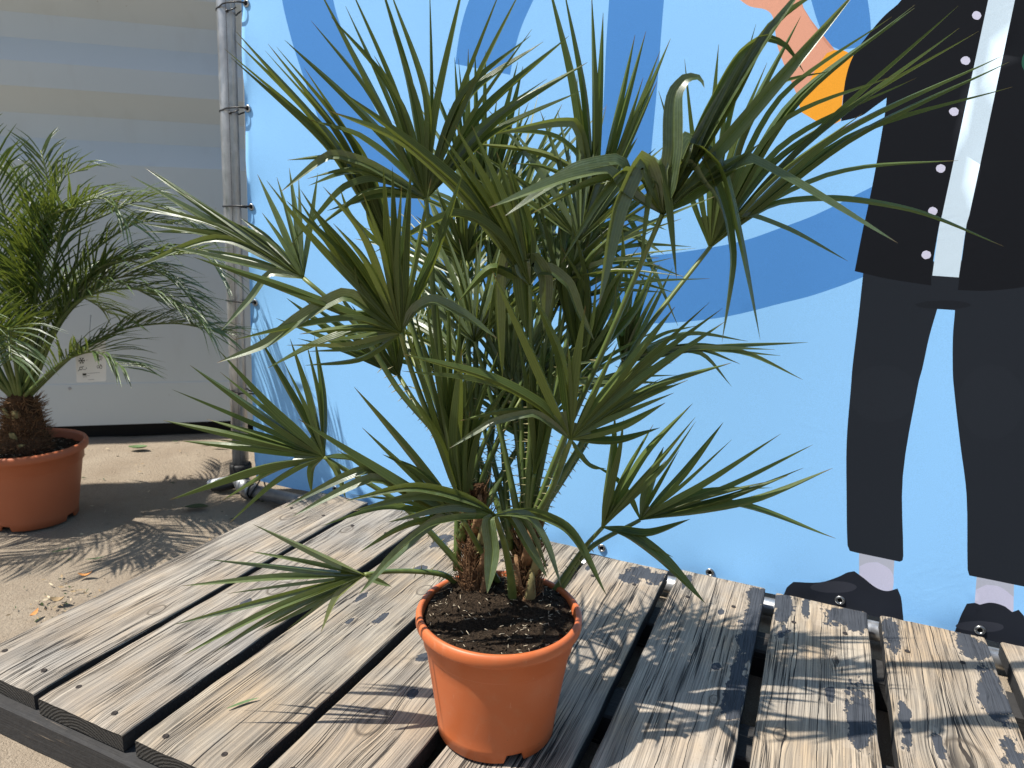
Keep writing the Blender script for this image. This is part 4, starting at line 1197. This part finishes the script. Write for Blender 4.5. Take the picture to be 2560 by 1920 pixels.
TIE = ['topmost black cable tie lashing the banner to the post', 'second black cable tie from the top on the grey post', 'third black cable tie from the top on the grey post',
       'fourth black cable tie from the top, beside the back palm fronds', 'black cable tie low on the post near the container base', 'lowest black tie, looped from the banner corner to the bottom rail']
for i, (x, z) in enumerate(EYES_SIDE):
    b = MB()
    y = YP + sag(x, z)
    px_ = post_x(z)
    if i < 5:
        dz = .004 * (1, .6, .1, .1, .2)[i]
        loop = [(x, y + .004, z), (x - .008, y - .010, z + .001), (px_ + .024, 1.640, z - dz * .3), (px_ + .004, 1.6485, z - dz), (px_ - .020, 1.658, z - dz * 2), (px_ - .0275, 1.676, z - dz * 3), (px_ - .018, 1.698, z - dz * 3.2),
                (px_ + .008, 1.704, z - dz * 3.4), (px_ + .03, 1.69, z - dz * 3.4), (x - .006, y + .010, z - .002), (x, y + .004, z)]
        # flat strap: stretched in z
        c = catmull(loop, 46)
        b.tube(c, .0017, 6)
        b.tube([p + V((0, 0, .0016)) for p in c], .0015, 6)
        if i in (0, 1, 4):
            tl = V((px_ + .027, 1.652, z - dz * 3 - .004))
            b.tube([tl, tl + V((.014, .003, .003)), tl + V((.028, .006, .009))], .0018, 6)
            b.box(tl + V((-.003, -.003, -.0035)), tl + V((.003, .003, .0035)))
    else:
        b.tube(catmull([(x, y - .004, z), (x + .004, y - .012, z - .02), (x - .004, 1.630, z - .045), (x - .012, 1.624, z - .065), (x - .01, 1.640, z - .084), (x + .01, 1.664, z - .075), (x + .004, y + .006, z - .02), (x, y + .003, z)], 30), .0024, 6)
    o = b.build('cable_tie', M['black_plastic'], origin=(x, y, z))
    tag(o, TIE[i], 'cable tie', 'cable ties holding the banner')

# ---------------------------------------------------------------- flower pots
def build_pot(name, label, c, rt, rb, h, mat, notches, soil_z, mounds, seed):
    t = thing(name, label, 'flower pot', c)
    k = rt / .131; kh = h / .206
    prof = [(rb - .004, .0), (rb, .0015), (rb + .001, .018 * kh), (rb + .0016, .0195 * kh), (rb + .0015, .022 * kh)]
    rw = rt - .0125 * k
    for q in range(1, 7): prof.append((rb + .0015 + (rw - .0035 * k - rb - .0015) * q / 6, .022 * kh + (.150 - .022) * kh * q / 6))
    prof += [(rw - .002 * k, .153 * kh), (rw + .0004, .156 * kh), (rw + .002, .182 * kh), (rt - .0065 * k, .1835 * kh), (rt - .002 * k, .185 * kh), (rt, .189 * kh), (rt, .2 * kh), (rt - .0022 * k, .2045 * kh), (rt - .006 * k, .206 * kh),
             (rt - .0095 * k, .2045 * kh), (rt - .011 * k, .199 * kh), (rt - .0135 * k, .17 * kh), (rb - .002, .03), (0.001, .028)]
    def zf(j, a, z):
        if j < 2:
            for n0, n1 in notches:
                if n0 <= a <= n1: return z + .0125 * kh
        return z
    b = MB()
    b.lathe(c, prof, 144, zf=zf)
    p = b.build('pot_wall', mat, t)
    b = MB()
    n = 46; rr = rt - .0122 * k
    vs, fs = [(c[0], c[1], c[2] + soil_z)], []
    rings = 22
    for i in range(1, rings + 1):
        r = rr * i / rings
        for q in range(n):
            a = 2 * math.pi * q / n
            x, y = c[0] + r * math.cos(a), c[1] + r * math.sin(a)
            z = noise.noise(V((x * 40, y * 40, seed))) * .005 + noise.noise(V((x * 130, y * 130, seed))) * .003
            for mx, my, mr, mh in mounds: z += mh * math.exp(-((x - mx) ** 2 + (y - my) ** 2) / mr ** 2)
            vs.append((x, y, c[2] + soil_z + z))
    fs += [(0, 1 + q, 1 + (q + 1) % n) for q in range(n)]
    for i in range(rings - 1): fs += [(1 + i * n + q, 1 + (i + 1) * n + q, 1 + (i + 1) * n + (q + 1) % n, 1 + i * n + (q + 1) % n) for q in range(n)]
    b.add(vs, fs)
    s = b.build('soil', M['soil'], t)
    # crumbs, bark bits and straw in the peat
    rnd = random.Random(seed)
    cr, st = MB(), MB()
    for q in range(1100):
        a, r = rnd.uniform(0, 6.283), rr * math.sqrt(rnd.uniform(0, .98))
        x, y = c[0] + r * math.cos(a), c[1] + r * math.sin(a)
        z = c[2] + soil_z + noise.noise(V((x * 40, y * 40, seed))) * .005 + noise.noise(V((x * 130, y * 130, seed))) * .003
        for mx, my, mr, mh in mounds: z += mh * math.exp(-((x - mx) ** 2 + (y - my) ** 2) / mr ** 2)
        s_ = rnd.uniform(.0014, .0062)
        if q % 6:
            pts = [V((rnd.uniform(-1, 1), rnd.uniform(-1, 1), rnd.uniform(-.6, .9))).normalized() * s_ * rnd.uniform(.6, 1.1) + V((x, y, z)) for _ in range(4)]
            cr.add(pts, [(0, 1, 2), (0, 2, 3), (0, 3, 1), (1, 3, 2)])
        else:
            d = V((rnd.uniform(-1, 1), rnd.uniform(-1, 1), rnd.uniform(-.2, .3))).normalized() * rnd.uniform(.004, .009)
            st.tube([V((x, y, z + .001)), V((x, y, z + .0015)) + d], .0005, 4)
    cr.build('soil_crumbs', M['soil'], t, smooth=False, kind='stuff')
    st.build('bark_bits', M['perlite'], t, kind='stuff')
    return t
PC = V((-.413, .929, .0025))
def ang(a): return a % (2 * math.pi)
build_pot('plant_pot', 'terracotta plastic pot of dark soil standing on the wooden deck', PC, .131, .095, .206, M['pot'],
          [(5.32, 5.60), (1.2, 1.5), (3.2, 3.5)], .193, [(STEMS[0][0][0], STEMS[0][0][1], .045, .030), (STEMS[1][0][0], STEMS[1][0][1], .05, .024)], 3)
BC = V((-2.07, 1.24, GROUND))
build_pot('plant_pot', 'wide dull orange pot on the sand at the left edge', BC, .155, .112, .23, M['pot_dull'], [(4.9, 5.15), (.2, .5), (2, 2.3), (3.4, 3.7)], .200, [(BC.x, BC.y, .08, .02)], 9)

# ---------------------------------------------------------------- fan palm
def leaflet_mesh(pts, nor, wmax, n=16, w0=.0035, fold=.38, roll=0., grow=.30, hold=.42, ten=.82):
    c = catmull(pts, n, ten)
    vs, uvs = [], []
    side = None
    for i, p in enumerate(c):
        t = i / n
        tg = (c[min(i + 1, n)] - c[max(i - 1, 0)]).normalized()
        if side is None:
            side = tg.cross(nor)
            side = side.normalized() if side.length > 1e-4 else tg.orthogonal().normalized()
            side = Matrix.Rotation(roll, 3, tg) @ side
        else:
            side = (side - tg * side.dot(tg)).normalized()
        up = side.cross(tg).normalized()
        g = min(1, t / grow)
        w = w0 + (wmax - w0) * (g * g * (3 - 2 * g)) ** .8
        w *= max(0., 1 - max(0, (t - hold) / (1 - hold)) ** 1.6) ** .92
        w = max(w, .0004)
        fd = w * .5 * (fold * (1.15 - .5 * t))
        hw = w * .5
        vs += [p - side * hw + up * fd, p - up * fd * .35, p - up * fd * .35, p + side * hw + up * fd]
        uvs += [(0., t), (.5, t), (.5, t), (1., t)]
    fs = []
    for i in range(n):
        a = i * 4
        fs += [(a, a + 1, a + 5, a + 4), (a + 2, a + 3, a + 7, a + 6)]
    return vs, fs, uvs, c
def spines(pts, rnd, m, lo=.05, hi=.6):
    b = MB()
    c = catmull(pts, 40)
    L = sum((q - p).length for p, q in zip(c, c[1:]))
    k = max(4, int(L / .013))
    for i in range(k):
        t = lo + (hi - lo) * (i + rnd.random() * .6) / k
        j = min(39, int(t * 40))
        p = c[j].lerp(c[j + 1], t * 40 - j)
        tg = (c[j + 1] - c[j]).normalized()
        view = V((.40, -.90, .1))
        sd_ = tg.cross(view).normalized() * (1 if i % 2 else -1)
        r = .0038
        a = p + sd_ * r * .7
        tip = p + sd_ * (r + rnd.uniform(.005, .010)) - tg * rnd.uniform(-.002, .004)
        b.tube([a, a.lerp(tip, .5), tip], [.0011, .0007, .0002], 4, cap=False)
    return b
def build_fan_palm():
    rnd = random.Random(11)
    t = thing('fan_palm', 'large spiny fan palm with two stems in the terracotta pot', 'palm', (PC.x, PC.y, PC.z + .18))
    # two fibrous stems
    for si, (b0, b1) in enumerate(STEMS):
        b0, b1 = V(b0), V(b1)
        b0 = b0 - V((0, 0, .045))
        c = catmull([b0, b0.lerp(b1, .5) + V((.004, 0, 0)), b1, b1 + (b1 - b0) * .12], 22)
        b = MB()
        rad = []
        for i in range(len(c)):
            q = i / (len(c) - 1)
            rad.append(.0225 * (1 - .55 * q ** 2.2) + .002 * math.sin(i * 1.9))
        b.tube(c, rad, 18)
        for k, p in enumerate(b.v):
            d = noise.noise(V(p) * 70) * .005 + noise.noise(V(p) * 190) * .003
            ax = c[min(len(c) - 1, k // 18)]
            o_ = (V(p) - ax)
            b.v[k] = tuple(ax + o_ * (1 + d / max(o_.length, .004)))
        st = b.build('stem', M['bark'], t, origin=b0)
        f = MB()
        for k in range(700):
            q = rnd.random()
            p = c[int(q * 21)]
            a = rnd.uniform(0, 6.283)
            d = V((math.cos(a), math.sin(a), rnd.uniform(.0, .9))).normalized()
            r = .0215 * (1 - .55 * q ** 2.2)
            s = p + V((math.cos(a), math.sin(a), 0)) * r * .9
            L = rnd.uniform(.010, .040)
            sw = V((-math.sin(a), math.cos(a), 0)) * rnd.uniform(-.5, .5)
            e = s + (d * .45 + sw + V((0, 0, rnd.uniform(.2, 1.)))) * L
            f.tube([s, s.lerp(e, .5) + d * L * .12, e], [.0010, .0008, .0003], 4, cap=False)
        f.build('fibres', M['fibre'], st, kind='stuff')
        # cut or pale leaf bases clasping the stem
        for k in range(5):
            a = rnd.uniform(3.4, 6.2)
            z = .15 + .16 * k
            p = c[int(z * 21)]
            d = V((math.cos(a), math.sin(a), 0))
            r = .026
            m = MB()
            top = p + d * (r + .006) + V((0, 0, .05))
            m.tube([p + d * r * .6 - V((0, 0, .02)), p + d * (r + .001), top], [.012, .010, .003], 8, flat=.45)
            m.build('leaf_base', M['leaf_base'] if k % 2 else M['fibre'], st)
    total = 0
    mass = MB()
    for fi, (hub, nor, pet, leaves) in enumerate(PALM):
        hub, nor = V(hub), V(nor)
        # petiole is the frond's own mesh; leaflets, blade and spines are its sub-parts
        P = [V(p) for p in pet][::-1]
        b = MB()
        nseg = 18
        c = catmull(P, nseg)
        b.tube(c, [.0088 - .0046 * (i / nseg) ** .6 for i in range(nseg + 1)], 10, flat=.75)
        fr = b.build('frond', M['petiole'], t, origin=P[0])
        spines(P, rnd, None).build('spines', M['spine'], fr, kind='stuff')
        curves = []
        for w, pts in leaves:
            Q = [hub] + [V(p) for p in pts]
            if len(Q) <= 3:
                L = (Q[-1] - hub).length
                mid = Q[1] if len(Q) == 3 else hub.lerp(Q[1], .5)
                if len(Q) == 2:
                    Q = [hub, mid + V((rnd.uniform(-.01, .01), rnd.uniform(-.01, .01), .035)) * L, Q[-1]]
            # every leaflet stands a little out of the fan's plane
            nl, wl, fo, ro, gr, ho, te = nor, .0108 * w * rnd.uniform(.92, 1.08), rnd.uniform(.6, 1.25), rnd.uniform(-.8, .8), .30, .42, .82
            turn = min((q - p).normalized().dot((r - q).normalized()) for p, q, r in zip(Q, Q[1:], Q[2:]))
            if len(pts) >= 3 and turn < .72:      # folded over: the blade drops towards the open side of the crown
                k0 = min(range(1, len(Q) - 1), key=lambda i: (Q[i] - Q[i - 1]).normalized().dot((Q[i + 1] - Q[i]).normalized()))
                outw = V((.34, -.80, 0)) 
                for i in range(k0, len(Q)):
                    Q[i] = Q[i] + outw * .10 * (Q[i] - Q[k0 - 1]).length
                nl, wl, fo, ro, gr, ho, te = V((.05, -.72, .62)).normalized(), .0140 * w, rnd.uniform(.35, .6), rnd.uniform(-.3, .3), .20, .55, .5
            jit = nor * rnd.uniform(-.014, .014)
            Q = [Q[0]] + [q + jit * (.6 if i < len(Q) - 2 else 1.) for i, q in enumerate(Q[1:])]
            vs, fs, uvs, cv = leaflet_mesh(Q, nl, wl, n=16 if len(Q) < 5 else 24, fold=fo, roll=ro, grow=gr, hold=ho, ten=te)
            m = MB()
            m.add(vs, fs, uvs)
            m.build('leaflet', M['leaf'], fr, origin=hub)
            total += 1
            curves.append(cv)
        # pleated inner blade joining neighbouring leaflets
        ux = V((0, 0, 1)).cross(nor)
        ux = ux.normalized() if ux.length > 1e-3 else V((1, 0, 0))
        uy = nor.cross(ux)
        def ang_(cv):
            d = cv[max(2, len(cv) // 4)] - hub
            return math.atan2(d.dot(uy), d.dot(ux))
        order = sorted(curves, key=ang_)
        bl = MB()
        for a, c2 in zip(order, order[1:] + order[:1]):
            da = (ang_(c2) - ang_(a)) % (2 * math.pi)
            if da > .62 or da < .015: continue
            la = sum((q - p).length for p, q in zip(a, a[1:])); lb = sum((q - p).length for p, q in zip(c2, c2[1:]))
            R_ = min(.22 * la, .22 * lb, .05, .015 / max(da, .1))
            def pt(cv, L, s):
                acc = 0
                for p, q in zip(cv, cv[1:]):
                    d = (q - p).length
                    if acc + d >= s: return p.lerp(q, (s - acc) / d)
                    acc += d
                return cv[-1]
            K = 5
            vs, uvs, fs = [], [], []
            for k in range(K + 1):
                s = R_ * k / K
                pa, pb = pt(a, la, s), pt(c2, lb, s)
                pm = (pa + pb) / 2 + nor * (pa - pb).length * .28
                if k == K: pm = hub.lerp(pm, .93)
                vs += [pa, pm, pm, pb]
                v = s / .3
                uvs += [(.5, v), (1., v), (0., v), (.5, v)]
            for k in range(K):
                e = k * 4
                fs += [(e, e + 1, e + 5, e + 4), (e + 2, e + 3, e + 7, e + 6)]
            bl.add(vs, fs, uvs)
        if bl.v: bl.build('blade', M['leaf'], fr, origin=hub)
        for a, c2 in zip(order, order[1:]):
            da = (ang_(c2) - ang_(a)) % (2 * math.pi)
            if not .09 < da < .65 or rnd.random() < .22: continue
            ia = [a[int(q * (len(a) - 1) / 8 + .001)] for q in range(9)]; ib = [c2[int(q * (len(c2) - 1) / 8 + .001)] for q in range(9)]
            w_ = rnd.uniform(.35, .65); sc = rnd.uniform(.72, .98); off_ = nor * rnd.uniform(-.02, .02)
            mid_ = [hub + (p.lerp(q, w_) - hub) * sc + off_ * (i / 8) for i, (p, q) in enumerate(zip(ia, ib))]
            vs, fs, uvs, _ = leaflet_mesh(mid_, nor, .0096 * rnd.uniform(.75, 1.1), n=14, fold=rnd.uniform(.6, 1.25), roll=rnd.uniform(-.8, .8))
            mass.add(vs, fs, uvs)
    # the crowded middle of the crown: more fronds behind the ones above, their narrow leaflets counted together
    bases = [V(STEMS[0][1]), V(STEMS[1][1])]
    fwd, rgt = V((-.398, .917, 0)), V((.917, .398, 0))
    cen = V((-.455, .985, .60))
    for k in range(18):
        base = V(STEMS[k % 2][0]).lerp(bases[k % 2], rnd.uniform(.1, 1.)) + V((rnd.uniform(-.022, .022), rnd.uniform(-.022, .012), 0))
        hub = cen + rgt * rnd.uniform(-.17, .17) + fwd * rnd.uniform(-.02, .17) + V((0, 0, rnd.uniform(-.14, .22)))
        out = (hub - base).normalized()
        P = [base, base.lerp(hub, .5) + V((0, 0, .02)), hub]
        b = MB()
        c = catmull(P, 12)
        b.tube(c, [.0092 - .0058 * (i / 12) ** .55 for i in range(13)], 8, flat=.75)
        fr = b.build('frond', M['petiole'], t, origin=P[0])
        spines(P, rnd, None).build('spines', M['spine'], fr, kind='stuff')
        nor = (V((rnd.uniform(-.5, .5), -1, rnd.uniform(.1, .9)))).normalized()
        ax = (out + V((rnd.uniform(-.35, .35), rnd.uniform(-.25, .25), .35))).normalized()
        ax = (ax - nor * ax.dot(nor)).normalized()
        sid = nor.cross(ax)
        for q in range(15):
            a = (q / 14 - .5) * 1.9 + rnd.uniform(-.06, .06)
            d = ax * math.cos(a) + sid * math.sin(a) + nor * rnd.uniform(-.1, .1)
            L = rnd.uniform(.17, .29) * (1 - .15 * abs(a))
            e = hub + d * L + V((0, 0, -.02 * rnd.random()))
            e.y = min(e.y, 1.5)
            vs, fs, uvs, _ = leaflet_mesh([hub, hub.lerp(e, .5) + V((0, 0, .012)), e], nor, .0096 * rnd.uniform(.7, 1.1), n=10, fold=rnd.uniform(.6, 1.2), roll=rnd.uniform(-.8, .8))
            mass.add(vs, fs, uvs)
    mass.build('leaflets', M['leaf'], t, kind='stuff')
    return total
build_fan_palm()

# ---------------------------------------------------------------- date palm in the back pot
def build_date_palm():
    rnd = random.Random(5)
    t = thing('date_palm', 'small feathery date palm in the pot at the left edge', 'palm', (BC.x, BC.y, BC.z + .2))
    # squat shaggy trunk
    b = MB()
    z0 = BC.z + .19
    c = [V((BC.x + .004 * math.sin(i), BC.y, z0 + .19 * i / 14)) for i in range(15)]
    b.tube(c, [.056, .058, .059, .058, .056, .054, .052, .050, .047, .044, .041, .038, .034, .030, .024], 22)
    for k, p in enumerate(b.v[:22 * 15]):
        ax = c[k // 22]; d = V(p) - ax
        b.v[k] = tuple(ax + d * (1 + .16 * noise.noise(V(p) * 38) + .1 * noise.noise(V(p) * 110)))
    tr = b.build('trunk', M['bark'], t, origin=(BC.x, BC.y, z0))
    f = MB()
    for k in range(900):
        q = rnd.random(); a = rnd.uniform(0, 6.283)
        r = .054 - .02 * q
        s = V((BC.x + r * math.cos(a), BC.y + r * math.sin(a), z0 + .17 * q))
        L = rnd.uniform(.012, .04)
        e = s + V((math.cos(a) + rnd.uniform(-.5, .5), math.sin(a) + rnd.uniform(-.5, .5), rnd.uniform(-.2, 1.1))).normalized() * L
        f.tube([s, s.lerp(e, .5) + V((0, 0, -.002)), e], [.0013, .001, .0003], 4, cap=False)
    f.build('fibres', M['fibre'], tr, kind='stuff')
    for k, (a, q) in enumerate(((-1.15, .30), (-.75, .10), (-.9, .66), (-1.6, .70))):
        m = MB()
        d = V((math.cos(a), math.sin(a), 0)); r = .048 - .012 * q
        p = V((BC.x, BC.y, z0 + .17 * q)) + d * r
        m.tube([p - d * .014 - V((0, 0, .012)), p + V((0, 0, .006)), p + d * .010 + V((0, 0, .034))], [.013, .013, .009], 8, flat=.35)
        m.build('leaf_base', M['leaf_base'], tr)
    crown = V((BC.x, BC.y, z0 + .17))
    fr = [[V(p) for p in r] for r in RACHIS]
    # give the picked fronds depth: each swings a little to or from the wall
    out = []
    for i, r in enumerate(fr):
        sw = V((-.40, .90, 0)) * rnd.uniform(-.16, .13)
        n = len(r)
        out.append([crown + V((rnd.uniform(-.012, .012), rnd.uniform(-.012, .012), 0))] + [p + sw * ((k + 1) / n) for k, p in enumerate(r[1:])])
    for k in range(12):
        a = rnd.uniform(0, 6.283); el = rnd.uniform(.5, 1.25); L = rnd.uniform(.42, .62)
        d = V((math.cos(a), math.sin(a), 0))
        out.append([crown + d * .012, crown + d * L * .35 * math.cos(el) + V((0, 0, L * .42 * math.sin(el) + .05)), crown + d * L * .75 * math.cos(el) + V((0, 0, L * .66 * math.sin(el) + .05)), crown + d * L * 1.05 * math.cos(el * .9) + V((0, 0, L * .62 * math.sin(el)))])
    for P in out:
        c = catmull(P, 26)
        L = sum((q - p).length for p, q in zip(c, c[1:]))
        b = MB()
        b.tube(c, [.0072 * (1 - .86 * (i / 26) ** .55) + .0006 for i in range(27)], 7)
        o = b.build('frond', M['petiole'], t, origin=P[0])
        m = MB()
        N = int(44 + L * 56)
        for i in range(N):
            q = .26 + .74 * i / N
            j = min(25, int(q * 26)); p = c[j].lerp(c[j + 1], q * 26 - j)
            tg = (c[j + 1] - c[j]).normalized()
            side = tg.cross(V((0, 0, 1)))
            side = side.normalized() if side.length > .05 else V((1, 0, 0))
            up = side.cross(tg)
            s = 1 if i % 2 else -1
            ll = (.06 + .14 * math.sin(min(1, (q - .16) / .5) * math.pi * .5)) * (1 - .45 * max(0, (q - .6) / .4)) * rnd.uniform(.8, 1.12)
            if q < .42: ll *= .22 + .78 * (q - .26) / .16
            d = (tg * (.75 + .5 * q) + side * s * rnd.uniform(.65, 1.0) + up * rnd.uniform(.05, .55)).normalized()
            e = p + d * ll
            tip = e + V((0, 0, -ll * rnd.uniform(.05, .28)))
            vs, fs, uvs, _ = leaflet_mesh([p, p.lerp(e, .55), tip], up, (.0060 * rnd.uniform(.8, 1.15)) if q > .40 else .003, n=5, w0=.002, fold=.5, roll=rnd.uniform(-.5, .5))
            m.add(vs, fs, uvs)
        m.build('leaflets', M['leaf_date'], o, kind='stuff')
build_date_palm()

# ---------------------------------------------------------------- care tag hanging in the date palm
def build_tag():
    A, B_, C_ = V((-1.949, 1.335, .440)), V((-1.869, 1.370, .447)), V((-1.957, 1.3315, .314))
    t = thing('plant_tag', 'white care tag with a snowflake symbol hanging under the date palm fronds', 'plant tag', C_)
    ex, ez = (B_ - A), (C_ - A)
    n = ex.cross(ez).normalized()
    if n.y > 0: n = -n
    W, H = ex.length, ez.length
    ex.normalize(); ez.normalize()
    def P(u, v, d=0): return A + ex * (u * W) + ez * (v * H) + n * d
    def sheet(name, poly, d, m):
        b = MB()
        k = len(poly)
        b.add([P(u, v, d) for u, v in poly] + [P(u, v, d - .0005) for u, v in poly], [tuple(range(k)), tuple(range(2 * k - 1, k - 1, -1))] + [(i, k + i, k + (i + 1) % k, (i + 1) % k) for i in range(k)])
        return b.build(name, m, t, smooth=False)
    cr = []
    for cu, cv, a0 in ((.05, .04, 180), (.95, .04, 270), (.95, .96, 0), (.05, .96, 90)):
        for q in range(4):
            a = R(a0 + q * 30)
            cr.append((cu + .05 * math.cos(a), cv + .04 * math.sin(a)))
    sheet('card', cr, 0, M['card'])
    def bar(name, a, b_, w, m):
        a, b_ = V(a), V(b_); d = (b_ - a).normalized(); s = V((-d.y, d.x * W / H)) * w / 2
        s = V((-d.y, d.x)) * w / 2
        return [tuple(a + s), tuple(b_ + s), tuple(b_ - s), tuple(a - s)]
    def strokes(name, segs, w, m):
        b = MB()
        for a, b_ in segs:
            q = bar(name, a, b_, w, m)
            b.add([P(u, v, .0006) for u, v in q], [(0, 1, 2, 3)])
        return b.build(name, m, t, smooth=False)
    # snowflake
    seg = []
    c = V((.2, .49)); asp = W / H
    for k in range(6):
        a = k * math.pi / 3
        d = V((math.cos(a), math.sin(a) * asp))
        seg.append((c, c + d * .105))
        for s in (-.6, .6):
            e = V((math.cos(a + s), math.sin(a + s) * asp))
            seg.append((c + d * .06, c + d * .06 + e * .045))
    strokes('snowflake', seg, .016, M['print_black'])
    def ring(cu, cv, r, n=12): return [((cu + r * math.cos(2 * math.pi * k / n), cv + r * asp * math.sin(2 * math.pi * k / n)), (cu + r * math.cos(2 * math.pi * (k + 1) / n), cv + r * asp * math.sin(2 * math.pi * (k + 1) / n))) for k in range(n)]
    sun_ = ring(.80, .45, .05) + [((.80 + .07 * math.cos(k * .785), .45 + .07 * asp * math.sin(k * .785)), (.80 + .10 * math.cos(k * .785), .45 + .10 * asp * math.sin(k * .785))) for k in range(8)]
    strokes('sun_symbol', sun_, .014, M['print_black'])
    strokes('watering_symbol', ring(.17, .67, .05) + [((.21, .64), (.26, .62)), ((.12, .70), (.07, .73)), ((.34, .66), (.36, .68)), ((.34, .68), (.36, .66)), ((.25, .70), (.28, .70)), ((.30, .70), (.33, .70))], .014, M['print_black'])
    strokes('feeding_symbol', ring(.74, .65, .04) + ring(.83, .66, .045) + [((.80, .60), (.86, .62))], .014, M['print_black'])
    sheet('flag_block', [(.22, .79), (.34, .79), (.34, .835), (.22, .835)], .0007, M['print_black'])
    strokes('text_lines', [((.36, .795), (.80, .785)), ((.22, .85), (.45, .847)), ((.22, .875), (.36, .873)), ((.40, .945), (.60, .942)), ((.18, .16), (.44, .155)), ((.34, .48), (.40, .48))], .010, M['print_grey'])
    s = MB()
    s.tube([P(.5, .03, .001), P(.52, -.2, .004), P(.55, -.55, .0)], .0008, 5)
    s.build('string', M['print_grey'], t)
build_tag()

# ---------------------------------------------------------------- fallen bits
def curled(name, label, cat, c, L, W, yaw, mat, curl=.3, lift=.004, n=8, group=None):
    b = MB()
    c = V(c)
    d = V((math.cos(yaw), math.sin(yaw), 0)); s = V((-d.y, d.x, 0))
    vs, uvs = [], []
    for i in range(n + 1):
        t = i / n
        w = W * math.sin(math.pi * min(1, t * .93 + .05)) ** .8
        p = c + d * (t - .5) * L + V((0, 0, lift + curl * L * (t - .45) ** 2)) + s * math.sin(t * 3) * L * .05
        vs += [p - s * w / 2 + V((0, 0, w * .25)), p, p + s * w / 2 + V((0, 0, w * .22))]
        uvs += [(0, t), (.5, t), (1, t)]
    fs = []
    for i in range(n):
        a = i * 3
        fs += [(a, a + 1, a + 4, a + 3), (a + 1, a + 2, a + 5, a + 4)]
    b.add(vs, fs, uvs)
    o = b.build(name, mat, origin=c)
    return tag(o, label, cat, group)
GZ = GROUND + .001
curled('fallen_leaflet', 'single green palm leaflet lying on the third plank', 'leaf', (-.81, .78, .002), .052, .0065, 1.0, M['fresh'], .1, .002)
curled('fallen_leaf', 'bright green leaf on the sand by the container', 'leaf', (-2.348, 1.813, GZ), .075, .04, .4, M['fresh'], .5)
curled('fallen_leaf', 'dark green leaf on the shaded sand left of the deck', 'leaf', (-1.698, 1.495, GZ), .07, .035, .5, M['darkleaf'], .3)
curled('fallen_leaf', 'small orange curled leaf on the sand by the leftmost plank', 'leaf', (-1.5345, .8914, GZ), .026, .012, 1.9, M['dry_orange'], 1.2)
curled('fallen_leaf', 'brown crumpled leaf beside dark scraps on the sand', 'leaf', (-1.54, .95, GZ), .034, .020, .5, M['dry'], 1.4, .006)
curled('fallen_leaf', 'reddish dry leaf on the sand below the back pot', 'leaf', (-1.60, 1.06, GZ), .034, .012, .6, M['dry_orange'], 1.3, .004)
curled('husk', 'longest pale dry husk on the sunlit sand near the post', 'husk', (-2.16, 1.99, GZ), .09, .012, .55, M['dry_pale'], .5)
curled('husk', 'short pale dry husk beside the longest one near the post', 'husk', (-2.10, 1.97, GZ), .07, .014, .35, M['dry_pale'], .5)
for k, (x, y, yw, m, lab) in enumerate(((-1.66, 1.13, .8, 'fresh', 'thin green leaflet scrap lying in the date palm shadow'), (-1.78, 1.12, 1.1, 'fresh', 'green leaflet scrap just below the back pot'), (-1.46, 1.12, 1.2, 'dry', 'tan leaflet scrap on the sand beside the leftmost plank'))):
    curled('fallen_leaflet', lab, 'leaf', (x, y, GZ), .045, .008, yw, M[m], .4)
def litter():
    rnd = random.Random(21)
    b = MB()
    for k in range(420):
        x, y = rnd.uniform(-2.75, -1.25), rnd.uniform(.55, 2.3)
        if k < 60: x, y = -1.55 + rnd.gauss(0, .05), .96 + rnd.gauss(0, .05)
        if (V((x, y, 0)) - V((BC.x, BC.y, 0))).length < .12: continue
        if (V((x, y, 0)) - V((WA.x, WA.y, 0))).dot(WNC) < .05: continue
        L = rnd.uniform(.004, .018) * (1 if rnd.random() < .85 else 1.8); w = L * rnd.uniform(.12, .45)
        a = rnd.uniform(0, 6.283); d = V((math.cos(a), math.sin(a), 0)); s = V((-d.y, d.x, 0))
        p = V((x, y, GROUND + .003)); z = V((0, 0, rnd.uniform(.0, .004)))
        b.add([p - d * L / 2, p - s * w / 2 + z, p + d * L / 2 + z, p + s * w / 2], [(0, 1, 2), (0, 2, 3)], None, rnd.choice((0, 0, 1, 1, 2)))
    for k in range(900):                               # small grit
        x, y = rnd.uniform(-2.6, -.6), rnd.uniform(.3, 2.3)
        if x > -1.36 and y > .62: continue
        if (V((x, y, 0)) - V((WA.x, WA.y, 0))).dot(WNC) < .05: continue
        r = rnd.uniform(.0008, .0026); p = V((x, y, GROUND + .001))
        pts = [p + V((rnd.uniform(-1, 1), rnd.uniform(-1, 1), rnd.uniform(0, 1))) * r for _ in range(4)]
        b.add(pts, [(0, 1, 2), (0, 2, 3), (0, 3, 1), (1, 3, 2)], None, rnd.choice((0, 2, 2, 2)))
    o = b.build('leaf_litter', [M['dry'], M['darkleaf'], M['dry_pale']], smooth=False)
    tag(o, 'dry leaf scraps and grit scattered over the sand', 'litter', None, 'stuff')
litter()
